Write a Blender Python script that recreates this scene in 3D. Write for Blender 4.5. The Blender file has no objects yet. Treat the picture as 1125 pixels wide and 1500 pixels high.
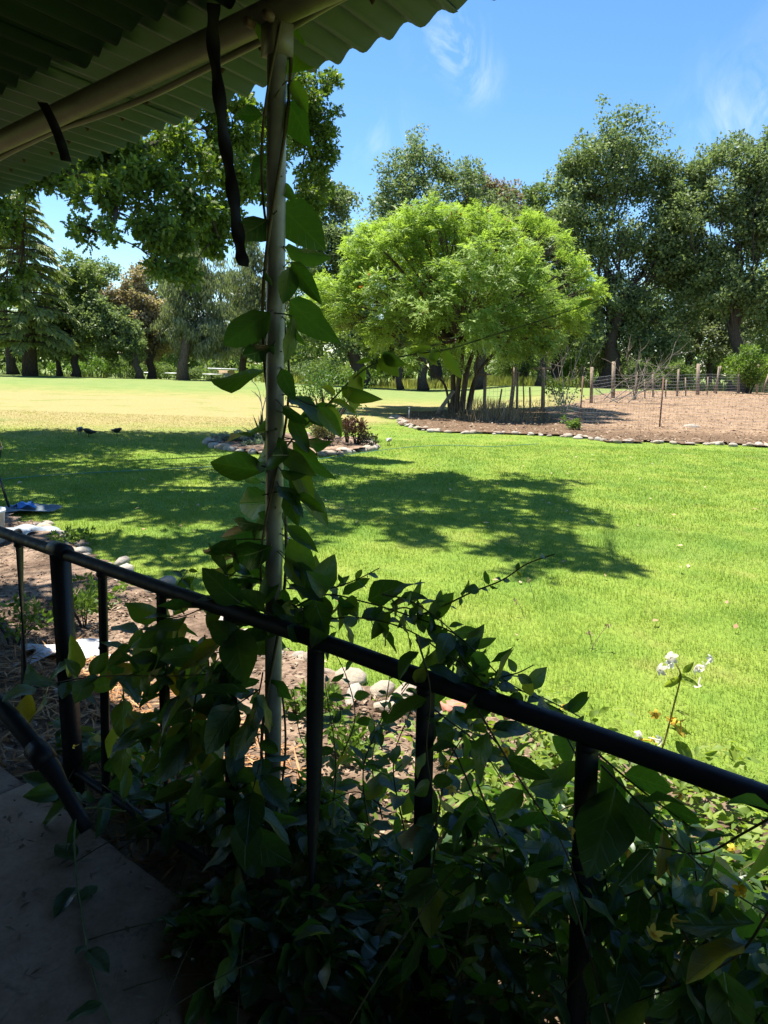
import bpy, math, random
import numpy as np
from mathutils import Vector, Matrix

random.seed(7)
RNG = np.random.default_rng(11)
C = bpy.context.scene.collection
SC = bpy.context.scene
R = math.radians

# ------------------------------------------------------------------ camera
PW, PH, PF = 1125.0, 1500.0, 1041.0          # photograph size and focal length in its pixels
PITCH, ROLL, EYE = R(11.5), R(1.8), 1.8
fwd = np.array([0, math.cos(PITCH), -math.sin(PITCH)])
_rt = np.array([1.0, 0, 0]); _up = np.cross(_rt, fwd)
rgt = math.cos(ROLL) * _rt + math.sin(ROLL) * _up
upv = -math.sin(ROLL) * _rt + math.cos(ROLL) * _up
EYEP = np.array([0, 0, EYE])
cd = bpy.data.cameras.new("camera"); cam = bpy.data.objects.new("camera", cd); C.objects.link(cam)
cam.matrix_world = Matrix(((rgt[0], upv[0], -fwd[0], 0), (rgt[1], upv[1], -fwd[1], 0), (rgt[2], upv[2], -fwd[2], EYE), (0, 0, 0, 1)))
cd.sensor_fit = 'VERTICAL'; cd.sensor_height = 36; cd.lens = 36 * PF / PH
cd.clip_start = 0.02; cd.clip_end = 3000
SC.camera = cam

# ------------------------------------------------------------------ light
SUN_EL, SUN_AZ = R(72), R(-44)               # azimuth clockwise from +Y
sdir = np.array([math.sin(SUN_AZ) * math.cos(SUN_EL), math.cos(SUN_AZ) * math.cos(SUN_EL), math.sin(SUN_EL)])
sl = bpy.data.lights.new("sun", 'SUN'); sl.energy = 5.0; sl.angle = R(0.53); sl.color = (1.0, 0.95, 0.86)
so = bpy.data.objects.new("sun", sl); C.objects.link(so)
so.rotation_euler = Vector(sdir).to_track_quat('Z', 'Y').to_euler(); so.location = (0, 0, 40)
W = bpy.data.worlds.new("World"); SC.world = W; W.use_nodes = True
wt = W.node_tree; wt.nodes.clear()
wo = wt.nodes.new('ShaderNodeOutputWorld'); wb = wt.nodes.new('ShaderNodeBackground'); wb.inputs[1].default_value = 0.088
sky = wt.nodes.new('ShaderNodeTexSky'); sky.sky_type = 'NISHITA'; sky.sun_disc = False
sky.sun_elevation = SUN_EL; sky.sun_rotation = SUN_AZ
sky.air_density = 1.0; sky.dust_density = 0.25; sky.ozone_density = 3.0; sky.altitude = 100
wtc = wt.nodes.new('ShaderNodeTexCoord')
def dir_px(u, v):
    d = fwd + (u - PW / 2) / PF * rgt - (v - PH / 2) / PF * upv
    return d
def unit(v):
    v = np.asarray(v, float); return v / np.linalg.norm(v)
def wn(t, **k):
    n = wt.nodes.new(t)
    for a, b in k.items(): setattr(n, a, b)
    return n
def wmath(op, a, b=None, clamp=False):
    n = wn('ShaderNodeMath', operation=op, use_clamp=clamp)
    for i, x in enumerate((a, b)):
        if x is None: continue
        if isinstance(x, (int, float)): n.inputs[i].default_value = x
        else: wt.links.new(x, n.inputs[i])
    return n.outputs[0]
# thin cirrus: stretched noise, strongest in a few places of the sky
cl = None
cmap = wn('ShaderNodeMapping'); cmap.inputs['Rotation'].default_value = (0.3, 0.5, 0.2); cmap.inputs['Scale'].default_value = (5, 5, 2.4)
wt.links.new(wtc.outputs['Generated'], cmap.inputs[0])
cno = wn('ShaderNodeTexNoise'); cno.inputs['Scale'].default_value = 2.6; cno.inputs['Detail'].default_value = 9; cno.inputs['Roughness'].default_value = 0.62; cno.inputs['Distortion'].default_value = 1.3
wt.links.new(cmap.outputs[0], cno.inputs[0])
cr = wn('ShaderNodeValToRGB'); cr.color_ramp.elements[0].position = 0.42; cr.color_ramp.elements[1].position = 0.72
wt.links.new(cno.outputs[0], cr.inputs[0])
for (u, v, wd, amt) in ((672, 70, 0.055, 1.0), (700, 120, 0.045, 0.9), (640, 45, 0.06, 0.45), (1125, 160, 0.13, 0.34), (1060, 195, 0.10, 0.25), (560, 215, 0.08, 0.35), (1500, 100, 0.3, 0.6), (-300, 200, 0.3, 0.4)):
    vd = wn('ShaderNodeVectorMath', operation='DISTANCE'); wt.links.new(wtc.outputs['Generated'], vd.inputs[0]); vd.inputs[1].default_value = unit(dir_px(u, v))
    g = wmath('SUBTRACT', 1.0, wmath('DIVIDE', vd.outputs['Value'], wd), True)
    g = wmath('MULTIPLY', wmath('MULTIPLY', g, g), amt * 1.1)
    cl = g if cl is None else wmath('ADD', cl, g)
cf = wmath('MULTIPLY', cl, cr.outputs[0], True)
cf = wmath('MULTIPLY', cf, 0.95, True)
hs = wn('ShaderNodeHueSaturation'); hs.inputs['Saturation'].default_value = 1.22; wt.links.new(sky.outputs[0], hs.inputs['Color'])
mx = wn('ShaderNodeMixRGB'); wt.links.new(cf, mx.inputs[0]); wt.links.new(hs.outputs[0], mx.inputs[1]); mx.inputs[2].default_value = (5.6, 6.0, 6.8, 1)
wt.links.new(mx.outputs[0], wb.inputs[0]); wt.links.new(wb.outputs[0], wo.inputs[0])
SC.view_settings.view_transform = 'Standard'; SC.view_settings.look = 'None'
SC.view_settings.gamma = 1; SC.view_settings.use_curve_mapping = False; SC.view_settings.exposure = 1.38
SC.render.engine = 'CYCLES'
cy = SC.cycles
cy.max_bounces = 7; cy.diffuse_bounces = 4; cy.glossy_bounces = 2; cy.transmission_bounces = 4; cy.transparent_max_bounces = 4
cy.caustics_reflective = False; cy.caustics_refractive = False; cy.sample_clamp_indirect = 6
cy.use_denoising = True
try: cy.denoiser = 'OPENIMAGEDENOISE'; cy.denoising_input_passes = 'RGB_ALBEDO_NORMAL'; cy.denoising_prefilter = 'ACCURATE'
except Exception: pass

# ------------------------------------------------------------------ layout helpers
def sstep(a, b, x):
    t = np.clip((np.asarray(x, float) - a) / (b - a), 0, 1); return t * t * (3 - 2 * t)
def hz(x, y):                                 # height of the land
    x = np.asarray(x, float); y = np.asarray(y, float)
    pad = 0.75 * sstep(25, 46, y) * sstep(4.5, 11, x) * (1 - 0.6 * sstep(52, 75, y))
    drop = -1.3 * sstep(63, 73, y) * (1 - sstep(-4, 6, x))
    knoll = 0.22 * sstep(30, 52, y) * (1 - sstep(-8, 2, x)) * (1 - sstep(60, 70, y))
    return pad + drop + knoll
def at(u, v, depth): return EYEP + dir_px(u, v) * depth
def gnd(u, v, z=0.0):
    d = dir_px(u, v); return EYEP + d * ((z - EYE) / d[2])
def land(u, v, zoff=0.0):                     # where a line of sight meets the land
    d = dir_px(u, v); t = 1.0; last = t
    for _ in range(4000):
        p = EYEP + d * t
        if p[2] <= hz(p[0], p[1]) + zoff: break
        last = t; t += max(0.02, t * 0.004)
    a, b = last, t
    for _ in range(20):
        m = (a + b) / 2; p = EYEP + d * m
        if p[2] <= hz(p[0], p[1]) + zoff: b = m
        else: a = m
    p = EYEP + d * b
    return np.array([p[0], p[1], float(hz(p[0], p[1])) + zoff])
RA = R(127.6)                                 # heading of the railing
rd = np.array([math.sin(RA), math.cos(RA), 0.0]); rn = np.array([-rd[1], rd[0], 0.0])
if rn[1] < 0: rn = -rn
RAILP = 1.275
def onrail(u, v, perp=RAILP):                 # point of a line of sight on a vertical plane parallel to the railing
    d = dir_px(u, v); return EYEP + d * (perp / (d @ rn))
def ap(a, p, z): return rd * a + rn * p + np.array([0, 0, z])
def inpoly(P, poly):
    x, y = P[:, 0], P[:, 1]; n = len(poly); ins = np.zeros(len(P), bool); j = n - 1
    for i in range(n):
        xi, yi = poly[i][0], poly[i][1]; xj, yj = poly[j][0], poly[j][1]
        c = ((yi > y) != (yj > y)) & (x < (xj - xi) * (y - yi) / (yj - yi + 1e-12) + xi)
        ins ^= c; j = i
    return ins

# ------------------------------------------------------------------ mesh helpers
class MB:
    def __init__(s): s.v = []; s.q = []; s.t = []; s.n = 0; s.rq = []; s.rt = []
    def add(s, V, quads=None, tris=None, rnd=0.5):
        V = np.asarray(V, float).reshape(-1, 3)
        if quads is not None and len(quads):
            quads = np.asarray(quads, np.int64) + s.n; s.q.append(quads); s.rq.append(np.broadcast_to(np.asarray(rnd, float), (len(quads),)))
        if tris is not None and len(tris):
            tris = np.asarray(tris, np.int64) + s.n; s.t.append(tris); s.rt.append(np.broadcast_to(np.asarray(rnd, float), (len(tris),)))
        s.v.append(V); s.n += len(V)
    def mesh(s, name, mat, smooth=False):
        me = bpy.data.meshes.new(name)
        V = np.concatenate(s.v) if s.v else np.zeros((0, 3))
        q = np.concatenate(s.q) if s.q else np.zeros((0, 4), np.int64)
        t = np.concatenate(s.t) if s.t else np.zeros((0, 3), np.int64)
        me.vertices.add(len(V)); me.vertices.foreach_set('co', V.astype(np.float32).ravel())
        nl = q.size + t.size; me.loops.add(nl)
        me.loops.foreach_set('vertex_index', np.concatenate([q.ravel(), t.ravel()]).astype(np.int32))
        me.polygons.add(len(q) + len(t))
        ls = np.concatenate([np.arange(len(q)) * 4, len(q) * 4 + np.arange(len(t)) * 3]).astype(np.int32)
        me.polygons.foreach_set('loop_start', ls)
        if smooth: me.polygons.foreach_set('use_smooth', np.ones(len(q) + len(t), bool))
        at_ = me.attributes.new('rnd', 'FLOAT', 'FACE')
        r = np.concatenate((s.rq or [np.zeros(0)]) + (s.rt or [])) if (s.rq or s.rt) else np.zeros(0)
        at_.data.foreach_set('value', r.astype(np.float32))
        me.update(calc_edges=True); me.validate()
        if mat: me.materials.append(mat)
        return me
    def build(s, name, mat, parent=None, smooth=False, loc=None):
        return link(name, s.mesh(name, mat, smooth), parent, loc)
def link(name, me, parent=None, loc=None):
    o = bpy.data.objects.new(name, me); C.objects.link(o)
    if parent is not None: o.parent = parent
    if loc is not None: o.location = loc
    return o
def tag(o, label=None, cat=None, group=None, kind=None):
    if label: o['label'] = label
    if cat: o['category'] = cat
    if group: o['group'] = group
    if kind: o['kind'] = kind
    return o
def thing(name, label, cat, loc=(0, 0, 0), rz=0.0, group=None):
    o = bpy.data.objects.new(name, None); C.objects.link(o); o.empty_display_size = 0.2
    o.location = tuple(float(x) for x in loc); o.rotation_euler = (0, 0, rz)
    return tag(o, label, cat, group)
def copy_tree(o, parent=None):
    c = o.copy(); C.objects.link(c); c.parent = parent
    for ch in list(o.children): copy_tree(ch, c)
    return c
def norm(a): return a / (np.linalg.norm(a, axis=-1, keepdims=True) + 1e-12)
def tube(mb, pts, rad, sides=6, cap=True, rnd=0.5):
    pts = np.asarray(pts, float); K = len(pts)
    rad = np.broadcast_to(np.asarray(rad, float), (K,))
    T = np.gradient(pts, axis=0); T = norm(T)
    ref = np.array([0, 0, 1.0]) if abs(T[0][2]) < 0.9 else np.array([1.0, 0, 0])
    A = norm(np.cross(T, ref)); B = np.cross(T, A)
    # keep frames from flipping
    for i in range(1, K):
        a = A[i - 1] - T[i] * (A[i - 1] @ T[i]); a /= np.linalg.norm(a) + 1e-12; A[i] = a; B[i] = np.cross(T[i], a)
    th = np.linspace(0, 2 * np.pi, sides, endpoint=False)
    V = pts[:, None] + rad[:, None, None] * (np.cos(th)[None, :, None] * A[:, None] + np.sin(th)[None, :, None] * B[:, None])
    V = V.reshape(-1, 3)
    i = np.arange(K - 1)[:, None] * sides; j = np.arange(sides)[None]; jn = (j + 1) % sides
    Q = np.stack([i + j, i + jn, i + sides + jn, i + sides + j], -1).reshape(-1, 4)
    tr = None
    if cap:
        V = np.concatenate([V, pts[:1], pts[-1:]]); n0 = K * sides
        j = np.arange(sides); jn = (j + 1) % sides
        tr = np.concatenate([np.stack([jn, j, np.full(sides, n0)], 1), np.stack([(K - 1) * sides + j, (K - 1) * sides + jn, np.full(sides, n0 + 1)], 1)])
    mb.add(V, Q, tr, rnd)
def box(mb, c, s, rz=0.0, rnd=0.5, M=None):
    V = np.array([[x, y, z] for x in (-.5, .5) for y in (-.5, .5) for z in (-.5, .5)]) * np.asarray(s)
    if M is not None: V = V @ np.asarray(M).T
    else:
        cs, sn = math.cos(rz), math.sin(rz); V = V @ np.array([[cs, -sn, 0], [sn, cs, 0], [0, 0, 1]]).T
    mb.add(V + np.asarray(c), [[0, 1, 3, 2], [4, 6, 7, 5], [0, 4, 5, 1], [2, 3, 7, 6], [0, 2, 6, 4], [1, 5, 7, 3]], rnd=rnd)
def bez(p0, p1, p2, n):
    t = np.linspace(0, 1, n)[:, None]; return (1 - t) ** 2 * p0 + 2 * t * (1 - t) * p1 + t * t * p2
def spline(pts, n):                           # Catmull-Rom through points
    P = np.asarray(pts, float); P = np.vstack([2 * P[0] - P[1], P, 2 * P[-1] - P[-2]])
    out = []; m = len(P) - 3
    for i in range(m):
        t = np.linspace(0, 1, n, endpoint=(i == m - 1))[:, None]
        a, b, c, d = P[i], P[i + 1], P[i + 2], P[i + 3]
        out.append(0.5 * (2 * b + (c - a) * t + (2 * a - 5 * b + 4 * c - d) * t * t + (3 * b - a - 3 * c + d) * t ** 3))
    return np.concatenate(out)
def cards(mb, P, A, N, L, Wd, rnd, fold=0.0):  # pointed leaf quads: base P, axis A, normal N
    A = norm(A); S = norm(np.cross(A, N)); Nn = np.cross(S, A)
    L = np.broadcast_to(L, (len(P),))[:, None]; Wd = np.broadcast_to(Wd, (len(P),))[:, None]
    mid = P + A * L * 0.45 + Nn * fold * Wd
    V = np.stack([P, mid + S * Wd * 0.5, P + A * L, mid - S * Wd * 0.5], 1).reshape(-1, 3)
    mb.add(V, np.arange(len(P) * 4).reshape(-1, 4), rnd=rnd)
LOBED = np.array([[0, 0], [.10, .12], [.34, .22], [.16, .36], [.46, .50], [.2, .62], [.38, .80], [.12, .86], [0, 1.0]])
def lobed(mb, P, A, N, L, rnd):                # oak leaves: lobed outline in four quads
    A = norm(A); S = norm(np.cross(A, N)); L = np.broadcast_to(L, (len(P),))[:, None]
    k = LOBED; cols = []
    for sx in (1, -1):
        for (x, y) in k: cols.append(P + A * L * y + S * L * (sx * x * 0.62))
    V = np.stack(cols, 1).reshape(-1, 3); n = len(P); b = np.arange(n)[:, None] * 18
    q = np.array([[0, 1, 10, 9], [1, 2, 11, 10], [2, 3, 12, 11], [3, 4, 13, 12], [4, 5, 14, 13], [5, 6, 15, 14], [6, 7, 16, 15], [7, 8, 17, 16]])
    # simplified: join matching rows of the two halves
    Q = (b[:, :, None] + q[None]).reshape(-1, 4)
    mb.add(V, Q, rnd=np.repeat(np.broadcast_to(rnd, (n,)), 8))
def rdirs(n, rng=RNG): return norm(rng.normal(size=(n, 3)))

# ------------------------------------------------------------------ material helpers
class NT:
    def __init__(s, name):
        s.m = bpy.data.materials.new(name); s.m.use_nodes = True; s.t = s.m.node_tree; s.t.nodes.clear()
        s.out = s.n('ShaderNodeOutputMaterial')
    def n(s, t, **k):
        x = s.t.nodes.new(t)
        for a, b in k.items(): setattr(x, a, b)
        return x
    def put(s, sock, v):
        if v is None: return
        if hasattr(v, 'is_linked') or hasattr(v, 'links'): s.t.links.new(v, sock)
        elif isinstance(v, (int, float)): sock.default_value = v
        elif len(v) == 3 and sock.type == 'RGBA': sock.default_value = (*v, 1)
        else: sock.default_value = v
    def math(s, op, a, b=None, c=None, clamp=False):
        x = s.n('ShaderNodeMath', operation=op, use_clamp=clamp)
        for i, y in enumerate((a, b, c)): s.put(x.inputs[i], y)
        return x.outputs[0]
    def noise(s, vec, scale, detail=4, rough=0.55, dist=0.0):
        x = s.n('ShaderNodeTexNoise'); s.put(x.inputs['Vector'], vec); x.inputs['Scale'].default_value = scale
        x.inputs['Detail'].default_value = detail; x.inputs['Roughness'].default_value = rough; x.inputs['Distortion'].default_value = dist
        return x.outputs[0]
    def ramp(s, f, stops):
        x = s.n('ShaderNodeValToRGB'); s.put(x.inputs[0], f); e = x.color_ramp.elements
        while len(e) < len(stops): e.new(0.5)
        for i, (p, c) in enumerate(stops):
            e[i].position = p; e[i].color = (*c, 1) if len(c) == 3 else c
        return x.outputs[0]
    def mix(s, f, a, b, mode='MIX'):
        x = s.n('ShaderNodeMixRGB', blend_type=mode); s.put(x.inputs[0], f); s.put(x.inputs[1], a); s.put(x.inputs[2], b); return x.outputs[0]
    def map(s, vec, scale=(1, 1, 1), rot=(0, 0, 0)):
        x = s.n('ShaderNodeMapping'); s.put(x.inputs[0], vec); x.inputs['Scale'].default_value = scale; x.inputs['Rotation'].default_value = rot; return x.outputs[0]
    def range(s, v, a, b, c=0.0, d=1.0, smooth=True):
        x = s.n('ShaderNodeMapRange'); x.interpolation_type = 'SMOOTHSTEP' if smooth else 'LINEAR'
        s.put(x.inputs[0], v)
        for i, y in enumerate((a, b, c, d)): s.put(x.inputs[i + 1], y)
        return x.outputs[0]
    def pos(s): return s.n('ShaderNodeNewGeometry').outputs['Position']
    def obj(s): return s.n('ShaderNodeTexCoord').outputs['Object']
    def attr(s, a='rnd'): return s.n('ShaderNodeAttribute', attribute_name=a).outputs['Fac']
    def orand(s): return s.n('ShaderNodeObjectInfo').outputs['Random']
    def bsdf(s, col, rough=0.6, spec=0.4, metal=0.0, bump=None, bstr=0.3, bdist=0.01):
        x = s.n('ShaderNodeBsdfPrincipled'); s.put(x.inputs['Base Color'], col); s.put(x.inputs['Roughness'], rough)
        x.inputs['Specular IOR Level'].default_value = spec; x.inputs['Metallic'].default_value = metal
        if bump is not None:
            b = s.n('ShaderNodeBump'); b.inputs['Strength'].default_value = bstr; b.inputs['Distance'].default_value = bdist
            s.put(b.inputs['Height'], bump); s.t.links.new(b.outputs[0], x.inputs['Normal'])
        return x.outputs[0]
    def leafy(s, surf, tcol, amt):
        t = s.n('ShaderNodeBsdfTranslucent'); s.put(t.inputs[0], tcol)
        m = s.n('ShaderNodeMixShader'); m.inputs[0].default_value = amt; s.t.links.new(surf, m.inputs[1]); s.t.links.new(t.outputs[0], m.inputs[2]); return m.outputs[0]
    def done(s, sh): s.t.links.new(sh, s.out.inputs[0]); return s.m
def foliage(name, cols, trans=0.35, tgain=(1.15, 1.25, 0.6), rough=0.5, spec=0.3, objrand=False, patch=0.0):
    m = NT(name); r = m.orand() if objrand else m.attr()
    n = len(cols); c = m.ramp(r, [(i / max(1, n - 1), cols[i]) for i in range(n)])
    if patch:
        nz = m.noise(m.pos(), patch, 2); c = m.mix(0.55, c, m.ramp(nz, [(0.3, cols[0]), (0.7, cols[-1])]))
    t = m.mix(1.0, c, tgain, 'MULTIPLY')
    return m.done(m.leafy(m.bsdf(c, rough, spec), t, trans))
def bark(name, a, b, scale=6.0):
    m = NT(name); p = m.obj(); v = m.map(p, (scale, scale, scale * 0.22)); nz = m.noise(v, 3.0, 8, 0.65)
    c = m.mix(m.ramp(nz, [(0.35, (0, 0, 0)), (0.65, (1, 1, 1))]), a, b)
    return m.done(m.bsdf(c, 0.9, 0.15, bump=nz, bstr=0.9, bdist=0.04))
def plain(name, col, rough=0.5, spec=0.4, metal=0.0, var=0.25, scale=12.0, bstr=0.15):
    m = NT(name); nz = m.noise(m.obj(), scale, 6, 0.6)
    dk = tuple(x * (1 - var) for x in col); lt = tuple(min(1, x * (1 + var)) for x in col)
    return m.done(m.bsdf(m.mix(m.ramp(nz, [(0.3, (0, 0, 0)), (0.7, (1, 1, 1))]), dk, lt), rough, spec, metal, bump=nz, bstr=bstr, bdist=0.004))

# colour of the turf by place: lush near the porch, burnt band across the open ground, green again on the far knoll
def turf(m, gain=1.0):
    p = m.pos(); sx = m.n('ShaderNodeSeparateXYZ'); m.put(sx.inputs[0], p); X, Y = sx.outputs[0], sx.outputs[1]
    n1 = m.noise(p, 0.16, 4, 0.6); n2 = m.noise(p, 1.1, 5, 0.62); n3 = m.noise(p, 9.0, 3, 0.6)
    Yj = m.math('ADD', Y, m.math('MULTIPLY', m.math('SUBTRACT', n1, 0.5), 12.0))
    west = m.range(X, 3.0, -3.5)
    near = m.math('MULTIPLY_ADD', west, -11.0, 28.5)      # where the burnt band begins
    dry = m.math('MULTIPLY', m.range(m.math('SUBTRACT', Yj, near), -2.5, 4.5), m.range(Yj, 46.0, 33.0))
    dry = m.math('MULTIPLY', dry, m.range(n2, 0.15, 0.6, 0.88, 1.0), clamp=True)
    far = m.range(Yj, 30.0, 48.0)
    g = m.ramp(n2, [(0.30, (0.125 * gain, 0.215 * gain, 0.030)), (0.52, (0.192 * gain, 0.270 * gain, 0.039)), (0.72, (0.255 * gain, 0.305 * gain, 0.056))])
    fg = m.ramp(n2, [(0.3, (0.15, 0.215, 0.065)), (0.7, (0.215, 0.245, 0.085))])
    dr = m.ramp(n3, [(0.3, (0.255, 0.208, 0.088)), (0.7, (0.345, 0.285, 0.130))])
    c = m.mix(far, g, fg); c = m.mix(dry, c, dr)
    worn = m.math('MULTIPLY', m.range(m.noise(p, 0.75, 4, 0.65), 0.55, 0.72), 0.5)
    c = m.mix(worn, c, (0.27, 0.255, 0.075)); c = m.mix(m.math('MULTIPLY', m.range(m.noise(p, 0.42, 5, 0.65, 1.0), 0.50, 0.68), 0.45), c, (0.105, 0.19, 0.035))
    return c, n3
m = NT("lawn turf"); c, n3 = turf(m, 0.92)
fine = m.noise(m.map(m.pos(), (1, 0.55, 1)), 26, 5, 0.7)
c = m.mix(0.5, c, m.mix(1.0, c, m.ramp(fine, [(0.3, (0.35, 0.42, 0.3)), (0.7, (1.3, 1.25, 1.2))]), 'MULTIPLY'))
M_LAWN = m.done(m.bsdf(c, 0.95, 0.1, bump=fine, bstr=0.7, bdist=0.03))
m = NT("grass blade"); c, n3 = turf(m, 1.0); r = m.attr()
c = m.mix(0.75, c, m.mix(1.0, c, m.ramp(r, [(0, (0.62, 0.72, 0.55)), (0.85, (1.2, 1.2, 1.0)), (0.93, (1.5, 1.35, 1.6)), (1, (2.3, 1.5, 3.0))]), 'MULTIPLY'))
M_BLADE = m.done(m.leafy(m.bsdf(c, 0.55, 0.25), m.mix(1.0, c, (1.2, 1.25, 0.7), 'MULTIPLY'), 0.42))

# ------------------------------------------------------------------ ground
STONE_PX = [(583, 611), (590, 620), (603, 627), (625, 632), (660, 635), (700, 636), (740, 636), (775, 638), (810, 640), (845, 641), (872, 645), (900, 649), (950, 649), (1000, 651), (1050, 652), (1125, 655), (1180, 657)]
bed_front = [land(*p) for p in STONE_PX]
MULCH_POLY = bed_front + [np.array([60, 20, 0]), np.array([60, 56, 0]), np.array([25.0, 55, 0]), np.array([15.0, 46, 0]), np.array([9.5, 36, 0]), np.array([6.0, 32.5, 0]), np.array([3.0, 31.8, 0]), np.array([1.2, 29.5, 0])]
near_edge = [np.array([-9.0, 9.6, 0]), np.array([-5.6, 8.6, 0]), gnd(60, 770), gnd(120, 815), gnd(160, 838), gnd(240, 870), gnd(330, 915), gnd(430, 960), gnd(500, 1000), gnd(560, 1030), gnd(630, 1050), gnd(700, 1060), gnd(800, 1080), gnd(930, 1120), gnd(1060, 1170), gnd(1200, 1230), np.array([2.6, 1.0, 0])]
NEAR_POLY = near_edge + [np.array([3.0, -2.5, 0]), np.array([-9.0, 4.0, 0])]
isl = gnd(428, 655)
ISLAND = [land(u, v) for u, v in ((308, 650), (320, 658), (360, 664), (410, 668), (470, 668), (520, 664), (549, 659), (550, 654), (520, 646), (470, 640), (400, 637), (340, 640), (315, 644))]

def grid_ground():
    ys = np.concatenate([np.arange(-8, 20, 1.0), np.arange(20, 110, 2.0), np.arange(110, 400, 15), np.arange(400, 2000, 200)])
    xs = np.concatenate([-np.arange(1500, 200, -200.), -np.arange(200, 70, -15.), np.arange(-70, 70.1, 2.0), np.arange(85, 200, 15.), np.arange(200, 1501, 200.)])
    X, Y = np.meshgrid(xs, ys); V = np.stack([X, Y, hz(X, Y)], -1).reshape(-1, 3)
    nx, ny = len(xs), len(ys); i = np.arange(ny - 1)[:, None] * nx; j = np.arange(nx - 1)[None]
    Q = np.stack([i + j, i + j + 1, i + nx + j + 1, i + nx + j], -1).reshape(-1, 4)
    mb = MB(); mb.add(V, Q); o = mb.build('lawn', M_LAWN, smooth=True); tag(o, 'wide mown lawn with a sun-burnt straw coloured band', 'lawn', kind='structure')
grid_ground()
def sheet(name, poly, mat, zoff, step, label, cat, amp=0.0, edge=0.0):
    P = np.array([p[:2] for p in poly]); lo, hi = P.min(0), P.max(0)
    xs = np.arange(lo[0], hi[0] + step, step); ys = np.arange(lo[1], hi[1] + step, step)
    X, Y = np.meshgrid(xs, ys); pts = np.stack([X.ravel(), Y.ravel()], 1)
    cx = (X[:-1, :-1] + step / 2).ravel(); cyy = (Y[:-1, :-1] + step / 2).ravel()
    keep = inpoly(np.stack([cx, cyy], 1), poly)
    nx = len(xs); i = (np.arange(len(ys) - 1)[:, None] * nx + np.arange(nx - 1)[None]).ravel()[keep]
    Q = np.stack([i, i + 1, i + nx + 1, i + nx], 1)
    used, inv = np.unique(Q.ravel(), return_inverse=True)
    v = pts[used]; z = hz(v[:, 0], v[:, 1]) + zoff
    if amp: z = z + amp * (np.sin(v[:, 0] * 3.1 + 1.3 * np.sin(v[:, 1] * 2.3)) * np.cos(v[:, 1] * 2.7) * 0.5 + 0.5) + RNG.random(len(v)) * amp * 0.5
    mb = MB(); mb.add(np.column_stack([v, z]), inv.reshape(-1, 4)); o = mb.build(name, mat, smooth=True)
    return tag(o, label, cat, kind='structure')
m = NT("paddock dirt"); p = m.pos(); sx = m.n('ShaderNodeSeparateXYZ'); m.put(sx.inputs[0], p)
n1 = m.noise(p, 0.5, 5, 0.6); n2 = m.noise(p, 7, 6, 0.7); n3 = m.noise(p, 30, 3, 0.7)
n4 = m.noise(p, 1.6, 5, 0.7); dirt = m.mix(n1, (0.26, 0.170, 0.105), (0.35, 0.25, 0.165)); dirt = m.mix(0.8, dirt, m.mix(1.0, dirt, m.ramp(n4, [(0.35, (0.55, 0.52, 0.48)), (0.6, (1.12, 1.1, 1.08))]), 'MULTIPLY')); dirt = m.mix(0.6, dirt, m.mix(1.0, dirt, m.ramp(n2, [(0.35, (0.4, 0.38, 0.36)), (0.6, (1.15, 1.15, 1.15))]), 'MULTIPLY'))
mul = m.mix(m.ramp(n3, [(0.35, (0, 0, 0)), (0.65, (1, 1, 1))]), (0.075, 0.045, 0.028), (0.21, 0.14, 0.085))
isd = m.math('ADD', m.math('MULTIPLY', m.range(m.math('ADD', sx.outputs[0], m.math('MULTIPLY', n1, 3.0)), 7.2, 9.4), m.range(m.math('ADD', sx.outputs[1], m.math('MULTIPLY', n1, 2.0)), 22.4, 25.0)), m.range(m.math('ADD', sx.outputs[1], m.math('MULTIPLY', n1, 2.0)), 31, 33.5), clamp=True)
M_DIRT = m.done(m.bsdf(m.mix(isd, mul, dirt), 0.95, 0.1, bump=n2, bstr=1.0, bdist=0.08))
sheet('paddock', MULCH_POLY, M_DIRT, 0.02, 0.5, 'bare brown dirt paddock with bark mulch beneath the bright tree', 'paddock', 0.05)
m = NT("bed soil"); p = m.pos(); n1 = m.noise(p, 1.6, 4, 0.6); n2 = m.noise(p, 22, 5, 0.7); n3 = m.noise(p, 60, 4, 0.7)
c = m.mix(m.ramp(n1, [(0.4, (0, 0, 0)), (0.6, (1, 1, 1))]), (0.12, 0.082, 0.058), (0.33, 0.24, 0.175)); c = m.mix(0.8, c, m.mix(1.0, c, m.ramp(n2, [(0.3, (0.35, 0.33, 0.3)), (0.65, (1.25, 1.2, 1.15))]), 'MULTIPLY'))
M_SOIL = m.done(m.bsdf(c, 0.95, 0.1, bump=m.mix(0.5, n2, n3), bstr=1.0, bdist=0.03))
sheet('flower_bed', NEAR_POLY, M_SOIL, 0.012, 0.16, 'soil bed with mulch and litter along the porch', 'flower bed', 0.03)
sheet('island_bed', ISLAND, M_SOIL, 0.03, 0.12, 'small stone-edged flower bed in the lawn', 'flower bed', 0.06)

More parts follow.
